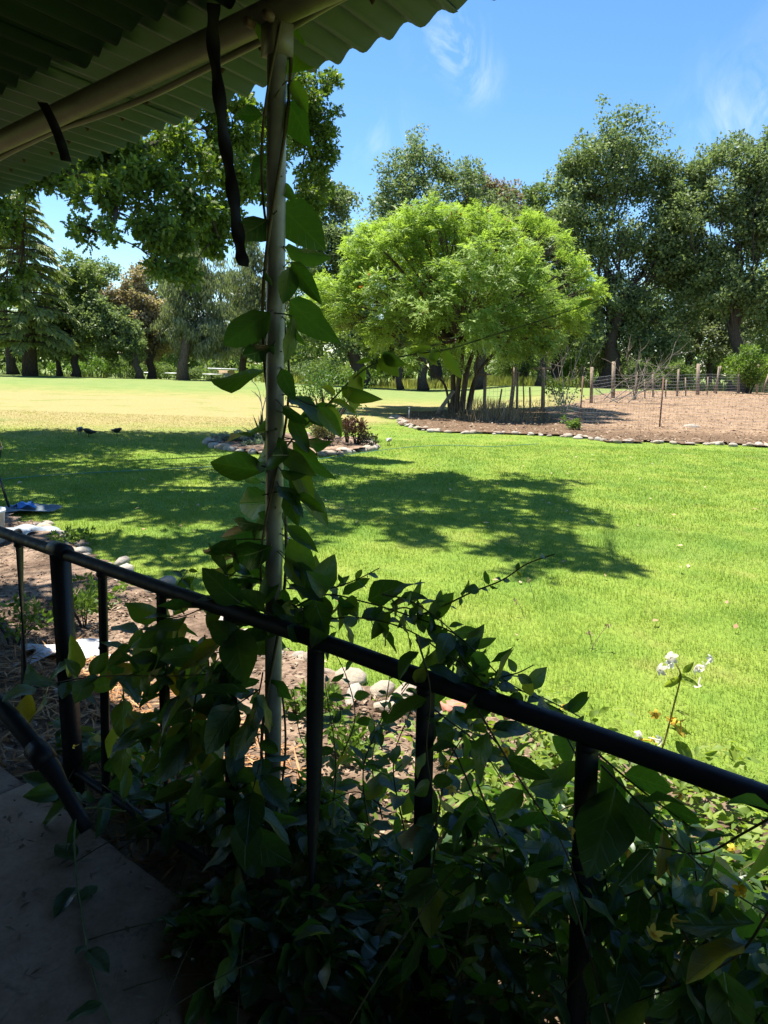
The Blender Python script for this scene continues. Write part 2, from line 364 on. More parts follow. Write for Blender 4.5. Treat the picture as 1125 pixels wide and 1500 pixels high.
# ------------------------------------------------------------------ grass
def grass():
    mb = MB()
    for (y0, y1, dens, h, w) in ((2.2, 5.5, 5200, 0.042, 0.0040), (5.5, 8.5, 3000, 0.046, 0.0055), (8.5, 13, 1300, 0.050, 0.010), (13, 18, 700, 0.050, 0.013), (18, 24, 330, 0.040, 0.013)):
        half1 = 0.60 * y1 + 1.2; n = int(dens * (y1 - y0) * 2 * half1)
        P = np.column_stack([RNG.uniform(-half1, half1, n), RNG.uniform(y0, y1, n)])
        P = P[np.abs(P[:, 0]) < 0.60 * P[:, 1] + 1.2]
        k = inpoly(P, NEAR_POLY) | inpoly(P, MULCH_POLY) | inpoly(P, ISLAND)
        P = P[~k]; n = len(P)
        cl = np.sin(P[:, 0] * 5.3 + 2 * np.sin(P[:, 1] * 3.1)) * np.sin(P[:, 1] * 4.7 + 1.7 * np.sin(P[:, 0] * 2.9))
        hh = h * (0.75 + 0.25 * cl) * RNG.uniform(0.55, 1.25, n)
        az = RNG.uniform(0, 2 * np.pi, n); lean = RNG.uniform(0.1, 1.1, n) * hh
        side = np.column_stack([np.cos(az), np.sin(az), np.zeros(n)]); dirn = np.column_stack([-np.sin(az), np.cos(az), np.zeros(n)])
        ww = (w * RNG.uniform(0.7, 1.3, n))[:, None]
        base = np.column_stack([P, hz(P[:, 0], P[:, 1]) - 0.004])
        tip = base + dirn * lean[:, None] + np.column_stack([np.zeros((n, 2)), hh])
        V = np.stack([base - side * ww * 0.5, base + side * ww * 0.5, tip], 1).reshape(-1, 3)
        mb.add(V, None, np.arange(3 * n).reshape(-1, 3), rnd=RNG.random(n))
    o = mb.build('grass', M_BLADE); tag(o, 'short green grass blades growing over the lawn', 'grass', kind='stuff')
grass()

# ------------------------------------------------------------------ porch: floor, wall, roof, railing
m = NT("porch concrete"); p = m.obj(); n1 = m.noise(p, 2.2, 6, 0.65); n2 = m.noise(p, 60, 4, 0.7)
c = m.mix(m.ramp(n1, [(0.42, (0, 0, 0)), (0.58, (1, 1, 1))]), (0.25, 0.148, 0.095), (0.40, 0.258, 0.178)); c = m.mix(0.35, c, m.mix(1.0, c, m.ramp(n2, [(0.3, (0.5, 0.5, 0.5)), (0.6, (1.1, 1.1, 1.1))]), 'MULTIPLY'))
n3 = m.noise(p, 5.5, 6, 0.75, 1.5); c = m.mix(m.math('MULTIPLY', m.range(n3, .56, .66), .55), c, (.10, .075, .06));
M_CONC = m.done(m.bsdf(c, 0.85, 0.25, bump=n2, bstr=0.25, bdist=0.003))
FLZ = 0.17
def slab(name, a0, a1, p0, p1, z0, z1, mat):
    mb = MB(); c = [ap(a, p, 0) for a, p in ((a0, p0), (a1, p0), (a1, p1), (a0, p1))]
    bv = 0.012; V = []
    for (z, ins) in ((z0, 0), (z1 - bv, 0), (z1, bv)):
        for (a, p) in ((a0 + ins, p0 + ins), (a1 - ins, p0 + ins), (a1 - ins, p1 - ins), (a0 + ins, p1 - ins)): V.append(ap(a, p, z))
    Q = []
    for l in range(2):
        for i in range(4): Q.append([l * 4 + i, l * 4 + (i + 1) % 4, l * 4 + 4 + (i + 1) % 4, l * 4 + 4 + i])
    Q.append([8, 9, 10, 11]); mb.add(V, Q); return mb.build(name, mat)
fl = thing('porch_floor', 'grey concrete porch floor in deep shade with square edge', 'porch floor', (0, 0, 0)); fl['kind'] = 'structure'
for (a0, a1, p0, p1) in ((-6.2, -2.62, -1.3, 1.145), (-2.61, -1.15, -1.3, 1.165), (-1.14, 3.0, -1.3, 1.16)):
    slab('concrete_slab', a0, a1, p0, p1, -0.1, FLZ, M_CONC).parent = fl
m = NT("wall stucco"); nz = m.noise(m.obj(), 30, 5, 0.7); M_WALL = m.done(m.bsdf((0.05, 0.042, 0.035), 0.9, 0.2, bump=nz, bstr=0.4, bdist=0.01))
o = slab('unseen_house_wall', -6.5, 3.2, -1.55, -1.31, 0.0, 2.95, M_WALL); tag(o, 'dark stucco house wall added unseen behind the porch to shade it', 'wall')  # unseen wall behind the camera, added to keep the porch dark

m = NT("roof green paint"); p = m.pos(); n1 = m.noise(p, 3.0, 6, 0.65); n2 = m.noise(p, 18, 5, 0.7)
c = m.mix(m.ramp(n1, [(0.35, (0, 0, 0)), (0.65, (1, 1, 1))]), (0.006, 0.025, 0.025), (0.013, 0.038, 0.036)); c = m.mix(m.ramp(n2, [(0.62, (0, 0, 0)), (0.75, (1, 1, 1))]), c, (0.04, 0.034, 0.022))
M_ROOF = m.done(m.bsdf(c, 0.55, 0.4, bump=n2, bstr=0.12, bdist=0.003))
M_ROOF_SHADE = plain('shade-darkened roof green', (.005, .015, .0095), .75, .08, 0, .4, 6)  # porch shade put into the colour of the inner sheets
ZR = EYE + 0.90
eR = gnd(700, 2, ZR); eL = gnd(0, 285, ZR); e1 = unit(np.array([*(eR - eL)[:2], 0])); ea = R(32); e2 = np.array([math.sin(ea), math.cos(ea), 0]); e3 = np.array([e2[1], -e2[0], 0])
def corr(s): return 0.0125 * np.cos(2 * np.pi * s / 0.112)
porch = thing('porch_roof', 'green corrugated porch roof on a pipe beam and pale post', 'porch roof', (0, 0, 0))
def roof_sheet(a0, a1, b0, b1, dz, slope=0.0, mat=None):
    mat = mat or M_ROOF
    na = max(2, int((a1 - a0) / 0.014)); a = np.linspace(a0, a1, na); b = np.linspace(0, 1, 6)
    mb = MB(); V = np.zeros((6, na, 3)); jag = 0.010 * np.sin(a * 9.0) + 0.006 * np.sin(a * 31)
    for i, t in enumerate(b):
        bb = b0 + (b1 - b0) * t
        base = eR[None] + a[:, None] * e1 + (bb + (jag if t == 1 else 0 * jag))[:, None] * e2
        base[:, 2] = ZR + dz + corr(base @ e3) - slope * (bb - 0.0)
        V[i] = base
    i = np.arange(5)[:, None] * na; j = np.arange(na - 1)[None]; Q = np.stack([i + j, i + na + j, i + na + j + 1, i + j + 1], -1).reshape(-1, 4)
    mb.add(V.reshape(-1, 3), Q); o = mb.build('corrugated_sheet', M_ROOF, porch, smooth=True)
    md = o.modifiers.new('thick', 'SOLIDIFY'); md.thickness = 0.0016
    o.data.materials[0] = mat
    return o
k = 0
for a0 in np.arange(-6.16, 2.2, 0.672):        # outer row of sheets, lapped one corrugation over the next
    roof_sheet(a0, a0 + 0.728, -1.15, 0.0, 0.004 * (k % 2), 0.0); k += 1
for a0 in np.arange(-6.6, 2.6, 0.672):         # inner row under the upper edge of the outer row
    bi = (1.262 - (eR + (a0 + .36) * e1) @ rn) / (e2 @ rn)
    roof_sheet(a0, a0 + 0.728, -4.0, bi, -0.028 + 0.004 * (k % 2), 0.0, M_ROOF_SHADE); k += 1
m = NT("old cream paint"); p = m.obj(); n1 = m.noise(p, 8, 6, 0.7); n2 = m.noise(p, 45, 4, 0.7)
c = m.mix(m.ramp(n1, [(0.35, (0, 0, 0)), (0.7, (1, 1, 1))]), (0.14, 0.125, 0.080), (0.21, 0.19, 0.13)); c = m.mix(m.ramp(n2, [(0.66, (0, 0, 0)), (0.74, (1, 1, 1))]), c, (0.11, 0.085, 0.05))
M_BEAM = m.done(m.bsdf(c, 0.5, 0.4, bump=n2, bstr=0.15, bdist=0.003))
m = NT("post paint"); p = m.obj(); n1 = m.noise(p, 14, 5, 0.7); n2 = m.noise(p, 70, 4, 0.7)
c = m.mix(m.ramp(n1, [(0.35, (0, 0, 0)), (0.7, (1, 1, 1))]), (0.18, 0.185, 0.15), (0.28, 0.285, 0.235)); c = m.mix(m.ramp(n2, [(0.68, (0, 0, 0)), (0.73, (1, 1, 1))]), c, (0.25, 0.21, 0.15))
M_POST = m.done(m.bsdf(c, 0.38, 0.5, bump=n2, bstr=0.1, bdist=0.002))
POSTP = RAILP + 0.07
b0, b1 = onrail(0, 208, POSTP + 0.0), onrail(360, 38, POSTP + 0.0); bd = unit(b1 - b0)
mb = MB(); s = np.linspace(-2.5, 4.2, 24); tube(mb, b0 + bd * s[:, None], 0.034, 20); mb.build('beam', M_BEAM, porch, smooth=True)
mb = MB(); pts = []
for (u, v) in ((-60, 268), (0, 233), (45, 208), (88, 187), (130, 176), (176, 160), (235, 132), (293, 103), (323, 92), (389, 58), (413, 45), (450, 25), (499, 0), (540, -22)): pts.append(onrail(u, v, POSTP + 0.034))
pts = np.array(pts); pts[:, 2] += 0.004 * np.sin(np.arange(len(pts)) * 1.7); tube(mb, spline(pts, 5), 0.0095, 8); mb.build('conduit', M_BEAM, porch, smooth=True)
pt = onrail(406, 40, POSTP); pb = onrail(398, 1235, POSTP)
mb = MB(); top = np.array([pt[0], pt[1], pt[2] + 0.0]); bot = np.array([pb[0], pb[1], 0.0]); tube(mb, top + (bot - top) * np.linspace(0, 1, 10)[:, None], 0.0245, 20)
post = mb.build('post', M_POST, porch, smooth=True); post['label'] = 'pale painted steel porch post'
mb = MB(); box(mb, top + np.array([0, 0, -0.03]), (0.058, 0.058, 0.07), RA); mb.build('bracket', M_BEAM, porch)
mb = MB()
for dx in (-0.03, 0.035): tube(mb, [top + rd * dx - rn * 0.05 + np.array([0, 0, -.005]), top + rd * dx - rn * 0.075 + np.array([0, 0, -.005])], 0.011, 6)
mb.build('bolt', plain("rusty bolt", (0.10, 0.06, 0.04), 0.7), porch)

m = NT("black rail paint"); n1 = m.noise(m.obj(), 35, 5, 0.7); n5 = m.noise(m.obj(), 22, 6, 0.75); M_BLACK = m.done(m.bsdf(m.mix(m.range(n5, .63, .68), m.mix(n1, (0.007, 0.007, 0.009), (0.015, 0.015, 0.018)), (.055, .03, .02)), m.range(n1, 0.3, 0.7, 0.42, 0.65), 0.32, bump=n1, bstr=0.2, bdist=0.002))
rail = thing('porch_railing', 'black iron porch railing with round top rail and twisted balusters', 'railing', (0, 0, 0))
def railpts(px, perp=RAILP, n=6): return spline([onrail(u, v, perp) for u, v in px], n)
mb = MB(); rp = railpts([(-260, 690), (0, 779), (130, 824), (250, 866), (380, 909), (500, 950), (620, 994), (740, 1034), (860, 1075), (1000, 1125), (1125, 1170), (1330, 1245)])
tube(mb, rp, 0.0225, 14); mb.build('top_rail', M_BLACK, rail, smooth=True)
mb = MB(); bp = railpts([(-260, 840), (0, 1034), (60, 1082), (200, 1190), (370, 1312), (560, 1452), (760, 1600)]); zb = 0.215
bp[:, 2] = zb; tube(mb, bp, 0.0155, 10); mb.build('bottom_rail', M_BLACK, rail, smooth=True)
mb = MB(); BP = 1.06; c1 = onrail(-20, 1012, BP); c2 = onrail(62, 1108, BP); c3 = onrail(128, 1215, BP + .03)
tube(mb, spline([onrail(-140, 900, BP), c1, c2, c3], 6), [0.031] * 12 + [0.033] * 2 + [0.024] * 4, 12); mb.build('brace', M_BLACK, rail, smooth=True)
mb = MB(); tube(mb, [c2 + (c1 - c2) * 0.12, c2, c2 + (c3 - c2) * 0.1], 0.041, 12); mb.build('coupling', M_BLACK, rail, smooth=True)
def topz(a):                                    # height of the top rail at a
    al = rp @ rd; i = np.argsort(al); return float(np.interp(a, al[i], rp[i, 2]))
def baluster(u, vt, ub, vb, w, t, twist0, twist1):
    T = onrail(u, vt); B = onrail(ub, vb); a = T @ rd; ab = B @ rd
    n = 26; mb = MB(); V = []
    zt = topz(a) - 0.01
    for i in range(n):
        f = i / (n - 1); c = rd * (a + (ab - a) * f) + rn * RAILP; c = np.array([c[0], c[1], zt + (zb - zt) * f])
        th = twist0 + (twist1 - twist0) * f; ex = rd * math.cos(th) + rn * math.sin(th); ey = -rd * math.sin(th) + rn * math.cos(th)
        for sx, sy in ((-1, -1), (1, -1), (1, 1), (-1, 1)): V.append(c + ex * sx * w / 2 + ey * sy * t / 2)
    Q = [[i * 4 + j, i * 4 + (j + 1) % 4, i * 4 + 4 + (j + 1) % 4, i * 4 + 4 + j] for i in range(n - 1) for j in range(4)]
    mb.add(V, Q); mb.build('baluster', M_BLACK, rail)
for bb in ((-75, 750, -60, 1000, .032, .007, 0.6, 3.6), (28, 788, 38, 1065, .034, .007, 1.9, 4.0), (150, 835, 155, 1140, .030, .012, 0.3, 0.6), (236, 865, 248, 1235, .034, .007, 0.2, 2.6), (337, 898, 340, 1300, .036, .010, 0.9, 1.2), (463, 940, 456, 1380, .045, .007, 0.5, 2.5), (624, 1000, 612, 1490, .042, .010, 0.9, 0.7), (861, 1080, 838, 1640, .045, .012, 0.9, 1.2), (1250, 1215, 1200, 1900, .04, .010, 0.9, 1.2)):
    baluster(*bb)
for (u, v) in ((88, 810), (-420, 640)):
    T = onrail(u, v); a = T @ rd; mb = MB(); z1 = topz(a) - 0.005
    c = rd * a + rn * RAILP; box(mb, np.array([c[0], c[1], (z1 + 0.0) / 2]), (0.052, 0.052, z1), math.atan2(rd[1], rd[0]) + 0.5); mb.build('railing_post', M_BLACK, rail)
T = onrail(88, 806); mb = MB(); tube(mb, [T - rd * 0.05, T + rd * 0.05], 0.029, 12); mb.build('saddle', M_BLACK, rail, smooth=True)

for z_ in (0,):
    for (u, v) in ((150, 838), (338, 902), (463, 946), (624, 1000), (861, 1084), (28, 790)):      # weld beads under the rail
        T = onrail(u, v); T[2] = topz(T @ rd) - .022; mb = MB(); tube(mb, [T + np.array([0, 0, .006]), T + np.array([0, 0, -.004]), T + np.array([0, 0, -.012])], [.021, .023, .017], 8); mb.build('weld', M_BLACK, rail, smooth=True)
M_SCREW = plain("rusty screw", (.05, .03, .02), .8, .2)
for k, aa in enumerate(np.arange(-3.6, .4, .224)):
    q = eR + aa * e1 + (-.17 - .02 * (k % 3)) * e2; q[2] = ZR + corr(q @ e3) - .004; mb = MB(); tube(mb, [q + np.array([0, 0, -.012]), q + np.array([0, 0, -.003]), q], [.003, .008, .011], 7); mb.build('screw', M_SCREW, porch)
# hanging straps
m = NT("webbing"); wv = m.n('ShaderNodeTexWave'); m.put(wv.inputs[0], m.obj()); wv.inputs['Scale'].default_value = 120; M_WEB = m.done(m.bsdf((0.014, 0.014, 0.016), 0.8, 0.2, bump=wv.outputs[1], bstr=0.3, bdist=0.001))
def strap(name, px, w, tw, label, perp):
    pts = spline([onrail(u, v, perp) for u, v in px], 14); n = len(pts); mb = MB(); V = []
    for i in range(n):
        th = tw[0] + tw[1] * math.sin(i / (n - 1) * 2 * math.pi * 3.2)
        ex = rd * math.cos(th) + rn * math.sin(th); ey = -rd * math.sin(th) + rn * math.cos(th)
        for sx, sy in ((-1, -1), (1, -1), (1, 1), (-1, 1)): V.append(pts[i] + ex * sx * w / 2 + ey * sy * 0.0012)
    Q = [[i * 4 + j, i * 4 + (j + 1) % 4, i * 4 + 4 + (j + 1) % 4, i * 4 + 4 + j] for i in range(n - 1) for j in range(4)] + [[3, 2, 1, 0], [n * 4 - 4, n * 4 - 3, n * 4 - 2, n * 4 - 1]]
    mb.add(V, Q); o = mb.build(name, M_WEB); return tag(o, label, 'strap')
strap('hanging_strap', [(313, 5), (312, 60), (320, 130), (328, 200), (338, 260), (346, 320), (352, 365), (357, 390)], 0.034, (0.85, 0.85), 'long black webbing strap hanging twisted beside the pale post', POSTP - 0.075)
strap('hanging_strap', [(62, 150), (72, 168), (84, 195), (92, 218), (97, 236)], 0.031, (0.85, 0.25), 'short black strap end hanging from the pipe beam', POSTP - 0.075)

# ------------------------------------------------------------------ trees
def make_crown(rng, lobes, n, sub=(14, 0.30, 0.46), up=0.35, shell=0.5, flat=0.8):
    tot = sum(r ** 2 for _, r in lobes); P = []; Cn = []; D = []; subs = []
    for c, r in lobes:
        ns = max(4, int(sub[0] * min(1.6, 0.6 + r / 6)))
        d = rdirs(ns, rng); d[:, 2] = d[:, 2] * flat + 0.08
        sc = c + d * (r * rng.uniform(0.30, 0.98, ns))[:, None]; sr = r * rng.uniform(sub[1], sub[2], ns)
        subs.append(sc)
        m_ = max(8, int(n * r * r / tot)); w = sr ** 2 / (sr ** 2).sum(); idx = rng.choice(ns, m_, p=w)
        dd = rdirs(m_, rng); rad = rng.random(m_) ** shell; q = sc[idx] + dd * (sr[idx] * rad)[:, None] * np.array([1, 1, 0.78])
        P.append(q); D.append(dd)
    return np.concatenate(P), np.concatenate(D), subs
def limb_tubes(mb, rng, base, th, lobes, subs, r0, lean=None, twig=5, trunkpts=None):
    base = np.asarray(base, float); cen = np.mean([c for c, _ in lobes], 0); topp = np.array([base[0] * 0.55 + cen[0] * 0.45, base[1] * 0.55 + cen[1] * 0.45, th])
    if trunkpts is None:
        t = np.linspace(0, 1, 8); tp = base + (topp - base) * t[:, None]; tp[1:-1, :2] += rng.normal(0, r0 * 0.35, (6, 2))
    else: tp = np.asarray(trunkpts, float)
    rr = r0 * np.linspace(1, 0.62, len(tp)); rr[0] *= 1.35
    tube(mb, tp, rr, 10)
    for (c, r), sc in list(zip(lobes, subs))[::3]:
        i = rng.integers(len(tp) // 2, len(tp)); s = tp[i]; L = np.linalg.norm(c - s)
        midp = s + (c - s) * 0.5 + np.array([rng.normal(0, L * .08), rng.normal(0, L * .08), L * rng.uniform(-.02, .16)])
        rb = r0 * 0.42 * min(1.0, max(0.25, r / 6)); pts = bez(s, midp, c, 8); pts[1:-1] += rng.normal(0, L * 0.02, (6, 3))
        tube(mb, pts, np.linspace(rb, rb * 0.3, 8), 6, False)
        for q in sc[rng.choice(len(sc), min(twig, len(sc)), False)]:
            j = rng.integers(3, 8); a = pts[j]; mm = (a + q) / 2 + rng.normal(0, 0.06 * np.linalg.norm(q - a), 3)
            tube(mb, bez(a, mm, q, 5), np.linspace(rb * 0.32, rb * 0.08, 5), 4, False)
BK_OAK = bark("oak bark", (0.030, 0.024, 0.019), (0.085, 0.070, 0.056)); BK_MID = bark('brown bark', (.05, .04, .032), (.15, .12, .095)); BK_PALE = bark("pale bark", (0.13, 0.11, 0.085), (0.28, 0.24, 0.19))
F_OAK = foliage("oak leaves", [(0.098, 0.142, 0.052), (0.160, 0.222, 0.084), (0.228, 0.290, 0.125)], 0.42, (1.15, 1.2, .75), .5, .25, patch=0.3)
F_OAK2 = foliage("mid oak leaves", [(0.090, 0.138, 0.034), (0.145, 0.208, 0.054), (0.205, 0.270, 0.084)], 0.42, (1.15, 1.2, .7), .5, .25, patch=0.3)
F_GREY = foliage("grey green leaves", [(0.12, 0.145, 0.080), (0.18, 0.21, 0.122), (0.25, 0.275, 0.17)], 0.42, patch=0.3)
F_TAN = foliage("dry tan leaves", [(0.20, 0.155, 0.085), (0.32, 0.25, 0.155), (0.42, 0.35, 0.23)], 0.36, patch=0.3)
F_RUST = foliage("rust leaves", [(0.13, 0.11, 0.06), (0.24, 0.165, 0.10), (0.30, 0.20, 0.125)], 0.36, patch=0.3)
F_LIGHT = foliage("light green leaves", [(0.085, 0.15, 0.022), (0.135, 0.22, 0.036), (0.185, 0.27, 0.055)], 0.42, patch=0.4)
F_CEDAR = foliage("cedar needles", [(0.13, 0.170, 0.050), (0.21, 0.260, 0.080), (0.30, 0.345, 0.125)], 0.42, patch=0.4)
F_BRIGHT = foliage("bright pinnate leaves", [(0.172, 0.270, 0.048), (0.255, 0.385, 0.070), (0.335, 0.465, 0.105)], 0.5, (1.2, 1.2, 0.6), patch=0.5)
def tree(name, label, d, base, lobes, n, leaf, mat, bk, r0, th, seed, dep=1.0, backs=True, hang=False, group='trees beyond the lawn', sub=(15, .26, .42)):
    rng = np.random.default_rng(seed); L = []
    bp_ = at(base[0], base[1], d); bz = float(hz(bp_[0], bp_[1])); bpos = np.array([bp_[0], bp_[1], bz])
    lb_ = list(lobes)
    for i, (u, v, r) in enumerate(lobes):      # lobes that join neighbouring ones
        q = sorted(lobes, key=lambda k: (k[0] - u) ** 2 + (k[1] - v) ** 2)[1:3]
        for k in q: lb_.append(((u + k[0]) / 2 + rng.normal(0, 4), (v + k[1]) / 2 + rng.normal(0, 4), (r + k[2]) * .36))
    for i, (u, v, r) in enumerate(lb_):
        rm = r * d / PF; c = at(u, v, d + rng.uniform(-.6, .5) * rm * dep); L.append((c, rm))
        if backs and i < len(lobes):
            L.append((at(u + rng.uniform(-.3, .3) * r, v + rng.uniform(0, .35) * r, d + rm * rng.uniform(0.7, 1.3)), rm * 0.85))
    P, D, subs = make_crown(rng, L, int(n * 1.75), sub, flat=.95)
    t = thing(name, label, 'tree', bpos, 0, group); mbl = MB()
    if hang:
        A = norm(np.array([0, 0, -1.0]) + 0.35 * rng.normal(size=P.shape)); N = rdirs(len(P), rng); Ls = leaf * rng.uniform(.8, 1.9, len(P)); Ws = leaf * rng.uniform(.22, .42, len(P))
    else:
        A = norm(0.6 * D + rng.normal(size=P.shape) * 0.7); N = norm(rng.normal(size=P.shape) * 0.62 + np.array([-.15, -.1, 0.95]) + 0.5 * D); Ls = leaf * .92 * rng.uniform(.6, 1.35, len(P)); Ws = Ls * rng.uniform(.5, .8, len(P))
    cards(mbl, P - bpos, A, N, Ls, Ws, rng.random(len(P)), 0.15); mbl.build('crown', mat, t)
    mbt = MB(); limb_tubes(mbt, rng, np.zeros(3), th, [(c - bpos, r) for c, r in L], [s_ - bpos for s_ in subs], r0, twig=3); mbt.build('trunk', bk, t, smooth=True)
    return t
TREES = [
 ('oak_tree', 'tall dark oak with a lone high crown above the wire fence', 62, (885, 560), [(905, 185, 44), (860, 235, 50), (945, 245, 55), (900, 280, 60), (835, 300, 42), (975, 300, 45), (900, 350, 60), (850, 365, 45), (960, 380, 55), (905, 430, 50), (870, 455, 38), (950, 460, 48), (1000, 400, 42), (985, 345, 45), (928, 502, 36), (830, 262, 30), (1005, 345, 34), (1015, 450, 36), (990, 500, 36), (870, 500, 30), (955, 520, 30), (990, 262, 26), (1004, 300, 32)], 40000, .30, F_OAK, BK_OAK, .75, 7.5, 21),
 ('oak_tree', 'airy oak with sky showing through its top beside the tallest oak', 60, (1080, 562), [(1060, 215, 38), (1090, 250, 36), (1035, 250, 26), (1050, 300, 40), (1100, 340, 55), (1050, 370, 45), (1120, 420, 60), (1060, 425, 38), (1150, 300, 60), (1135, 240, 34), (1150, 480, 50), (1095, 300, 36), (1005, 320, 32), (1020, 400, 42), (1085, 440, 44), (1110, 270, 40), (1125, 350, 50), (1035, 275, 22), (1120, 215, 30), (1000, 290, 24), (1015, 255, 20)], 30000, .30, F_OAK, BK_OAK, .6, 8.0, 22),
 ('oak_tree', 'bushy oak rising between the bright tree and tallest oak', 68, (815, 560), [(800, 330, 36), (830, 350, 36), (775, 320, 30), (812, 395, 46), (790, 280, 26), (835, 420, 36), (850, 470, 32), (770, 360, 40), (815, 500, 40)], 16000, .30, F_OAK2, BK_OAK, .5, 6, 23),
 ('oak_tree', 'broad round-topped oak standing behind the bright green tree', 72, (640, 565), [(605, 225, 40), (570, 275, 40), (640, 265, 46), (600, 305, 50), (690, 260, 30), (690, 310, 46), (555, 330, 36), (650, 350, 50), (735, 320, 42), (720, 375, 50), (580, 380, 40), (600, 470, 50), (690, 470, 50), (640, 420, 50)], 24000, .33, F_OAK, BK_OAK, .7, 7, 24),
 ('oak_tree', 'dark upright oak showing sky gaps beside the pale post', 60, (527, 575), [(475, 285, 34), (505, 300, 30), (460, 340, 40), (500, 360, 40), (440, 400, 40), (485, 425, 44), (520, 400, 34), (530, 455, 34), (455, 470, 40), (505, 495, 40), (440, 300, 30), (545, 500, 30)], 20000, .30, F_OAK, BK_OAK, .62, 7, 25),
 ('rust_tree', 'tree with rust brown dying top behind the oaks', 84, (738, 562), [(715, 275, 24), (740, 285, 24), (765, 300, 22), (695, 285, 18), (730, 330, 40), (775, 345, 36)], 7000, .33, F_RUST, BK_OAK, .4, 8, 26),
 ('grey_tree', 'grey green tree low between the airy oak and the fence', 74, (1040, 558), [(1030, 460, 36), (1070, 465, 36), (1010, 495, 32), (1055, 510, 38), (1095, 510, 34), (985, 510, 30), (1020, 440, 22)], 10000, .32, F_GREY, BK_OAK, .35, 4, 27),
 ('grey_tree', 'tall grey drooping tree with thick straight trunk beyond the lawn', 61, (268, 559), [(290, 360, 34), (262, 390, 34), (305, 410, 36), (270, 440, 40), (310, 465, 36), (250, 470, 34), (285, 500, 36), (250, 340, 22), (322, 500, 26)], 15000, .34, F_GREY, BK_MID, .44, 9, 28, 1.0, True, True),
 ('grey_tree', 'hazy grey green weeping tree just to the side of the post', 70, (352, 562), [(355, 400, 34), (385, 430, 34), (340, 450, 36), (375, 480, 38), (345, 505, 34), (400, 500, 30), (420, 450, 30), (370, 350, 26)], 13000, .34, F_GREY, BK_OAK, .4, 7, 29, 1.0, True, True),
 ('tan_tree', 'tree with pale tan dried foliage over its crown', 64, (222, 557), [(155, 435, 20), (180, 440, 24), (210, 445, 24), (235, 455, 26), (215, 480, 30), (240, 495, 28), (195, 460, 24), (225, 515, 24), (205, 400, 20)], 11000, .30, F_TAN, BK_OAK, .36, 6, 30),
 ('oak_tree', 'low dark oak on a leaning bowed trunk at the lawn edge', 60, (205, 557), [(150, 465, 28), (180, 480, 28), (130, 490, 26), (165, 505, 28), (200, 500, 22), (115, 465, 22), (140, 440, 20), (195, 520, 18)], 11000, .28, F_OAK, BK_OAK, .3, 4, 31),
 ('oak_tree', 'mid green oak over twin trunks next to the cedar', 61, (112, 556), [(95, 460, 30), (120, 440, 26), (70, 480, 26), (100, 500, 26), (85, 425, 26), (110, 400, 30), (140, 405, 22), (75, 515, 18)], 11000, .28, F_OAK2, BK_OAK, .34, 4, 32),
 ('oak_tree', 'dark oak top peeping over the lower trees near the cedar', 86, (150, 556), [(150, 395, 20), (165, 400, 16), (135, 410, 18), (140, 440, 26), (175, 450, 28), (205, 420, 24), (120, 400, 24), (230, 390, 26), (255, 430, 30)], 8000, .33, F_OAK, BK_OAK, .4, 7, 33),
 ('oak_tree', 'dark oak filling the gap behind the two tallest oaks', 76, (1000, 556), [(1000, 380, 46), (1050, 420, 50), (1100, 430, 50), (960, 430, 46), (1010, 470, 46), (1080, 490, 44), (1130, 500, 46), (930, 490, 40), (1150, 420, 44)], 14000, .33, F_OAK, BK_OAK, .5, 6, 36),
 ('oak_tree', 'oak between the rust brown top and the bushy oak', 80, (765, 558), [(760, 390, 40), (800, 430, 46), (740, 440, 44), (850, 440, 40), (780, 490, 40), (860, 510, 36), (830, 310, 26)], 10000, .33, F_OAK2, BK_OAK, .45, 6, 37),
 ('leafy_tree', 'small fresh green tree standing behind the golf carts', 88, (322, 556), [(322, 500, 16), (312, 515, 14), (332, 516, 14), (322, 530, 14)], 3000, .26, F_LIGHT, BK_OAK, .2, 3, 34, 1.0, False),
 ('leafy_tree', 'fresh green understorey tree between the dark oak trunks', 80, (575, 560), [(560, 520, 24), (590, 515, 26), (620, 510, 24), (545, 535, 16), (650, 515, 24), (605, 535, 14)], 7000, .28, F_OAK2, BK_OAK, .25, 4, 35, 1.0, False),
]
for a in TREES: tree(*a)
# bare dark trunks standing under the canopy near the bright tree
for (u, v, r0, lab, lobs, sd) in ((620, 575, .42, 'oak with dark paired trunk seen under the bright tree crown', [(600, 470, 36), (640, 450, 40), (620, 500, 28)], 41), (587, 573, .26, 'slim oak trunk standing in the gap of pale grass', [(585, 460, 32), (570, 495, 26)], 42), (700, 572, .5, 'oak trunk behind the old wooden posts', [(700, 450, 44), (730, 480, 40), (680, 490, 30)], 43), (790, 572, .36, 'oak trunk beyond the T-shaped wooden post', [(790, 470, 40), (810, 450, 40)], 44), (20, 556, .42, 'dark oak trunk close beside the cedar trunk', [(15, 480, 36), (-20, 470, 40)], 45), (88, 557, .22, 'thin leaning oak trunk between the cedar and twin trunks', [(70, 500, 22), (95, 490, 24)], 46)):
    tree('oak_tree', lab, 59 if u > 300 else 62, (u, v), lobs, 4500, .30, F_OAK, BK_OAK, r0, 6, sd)

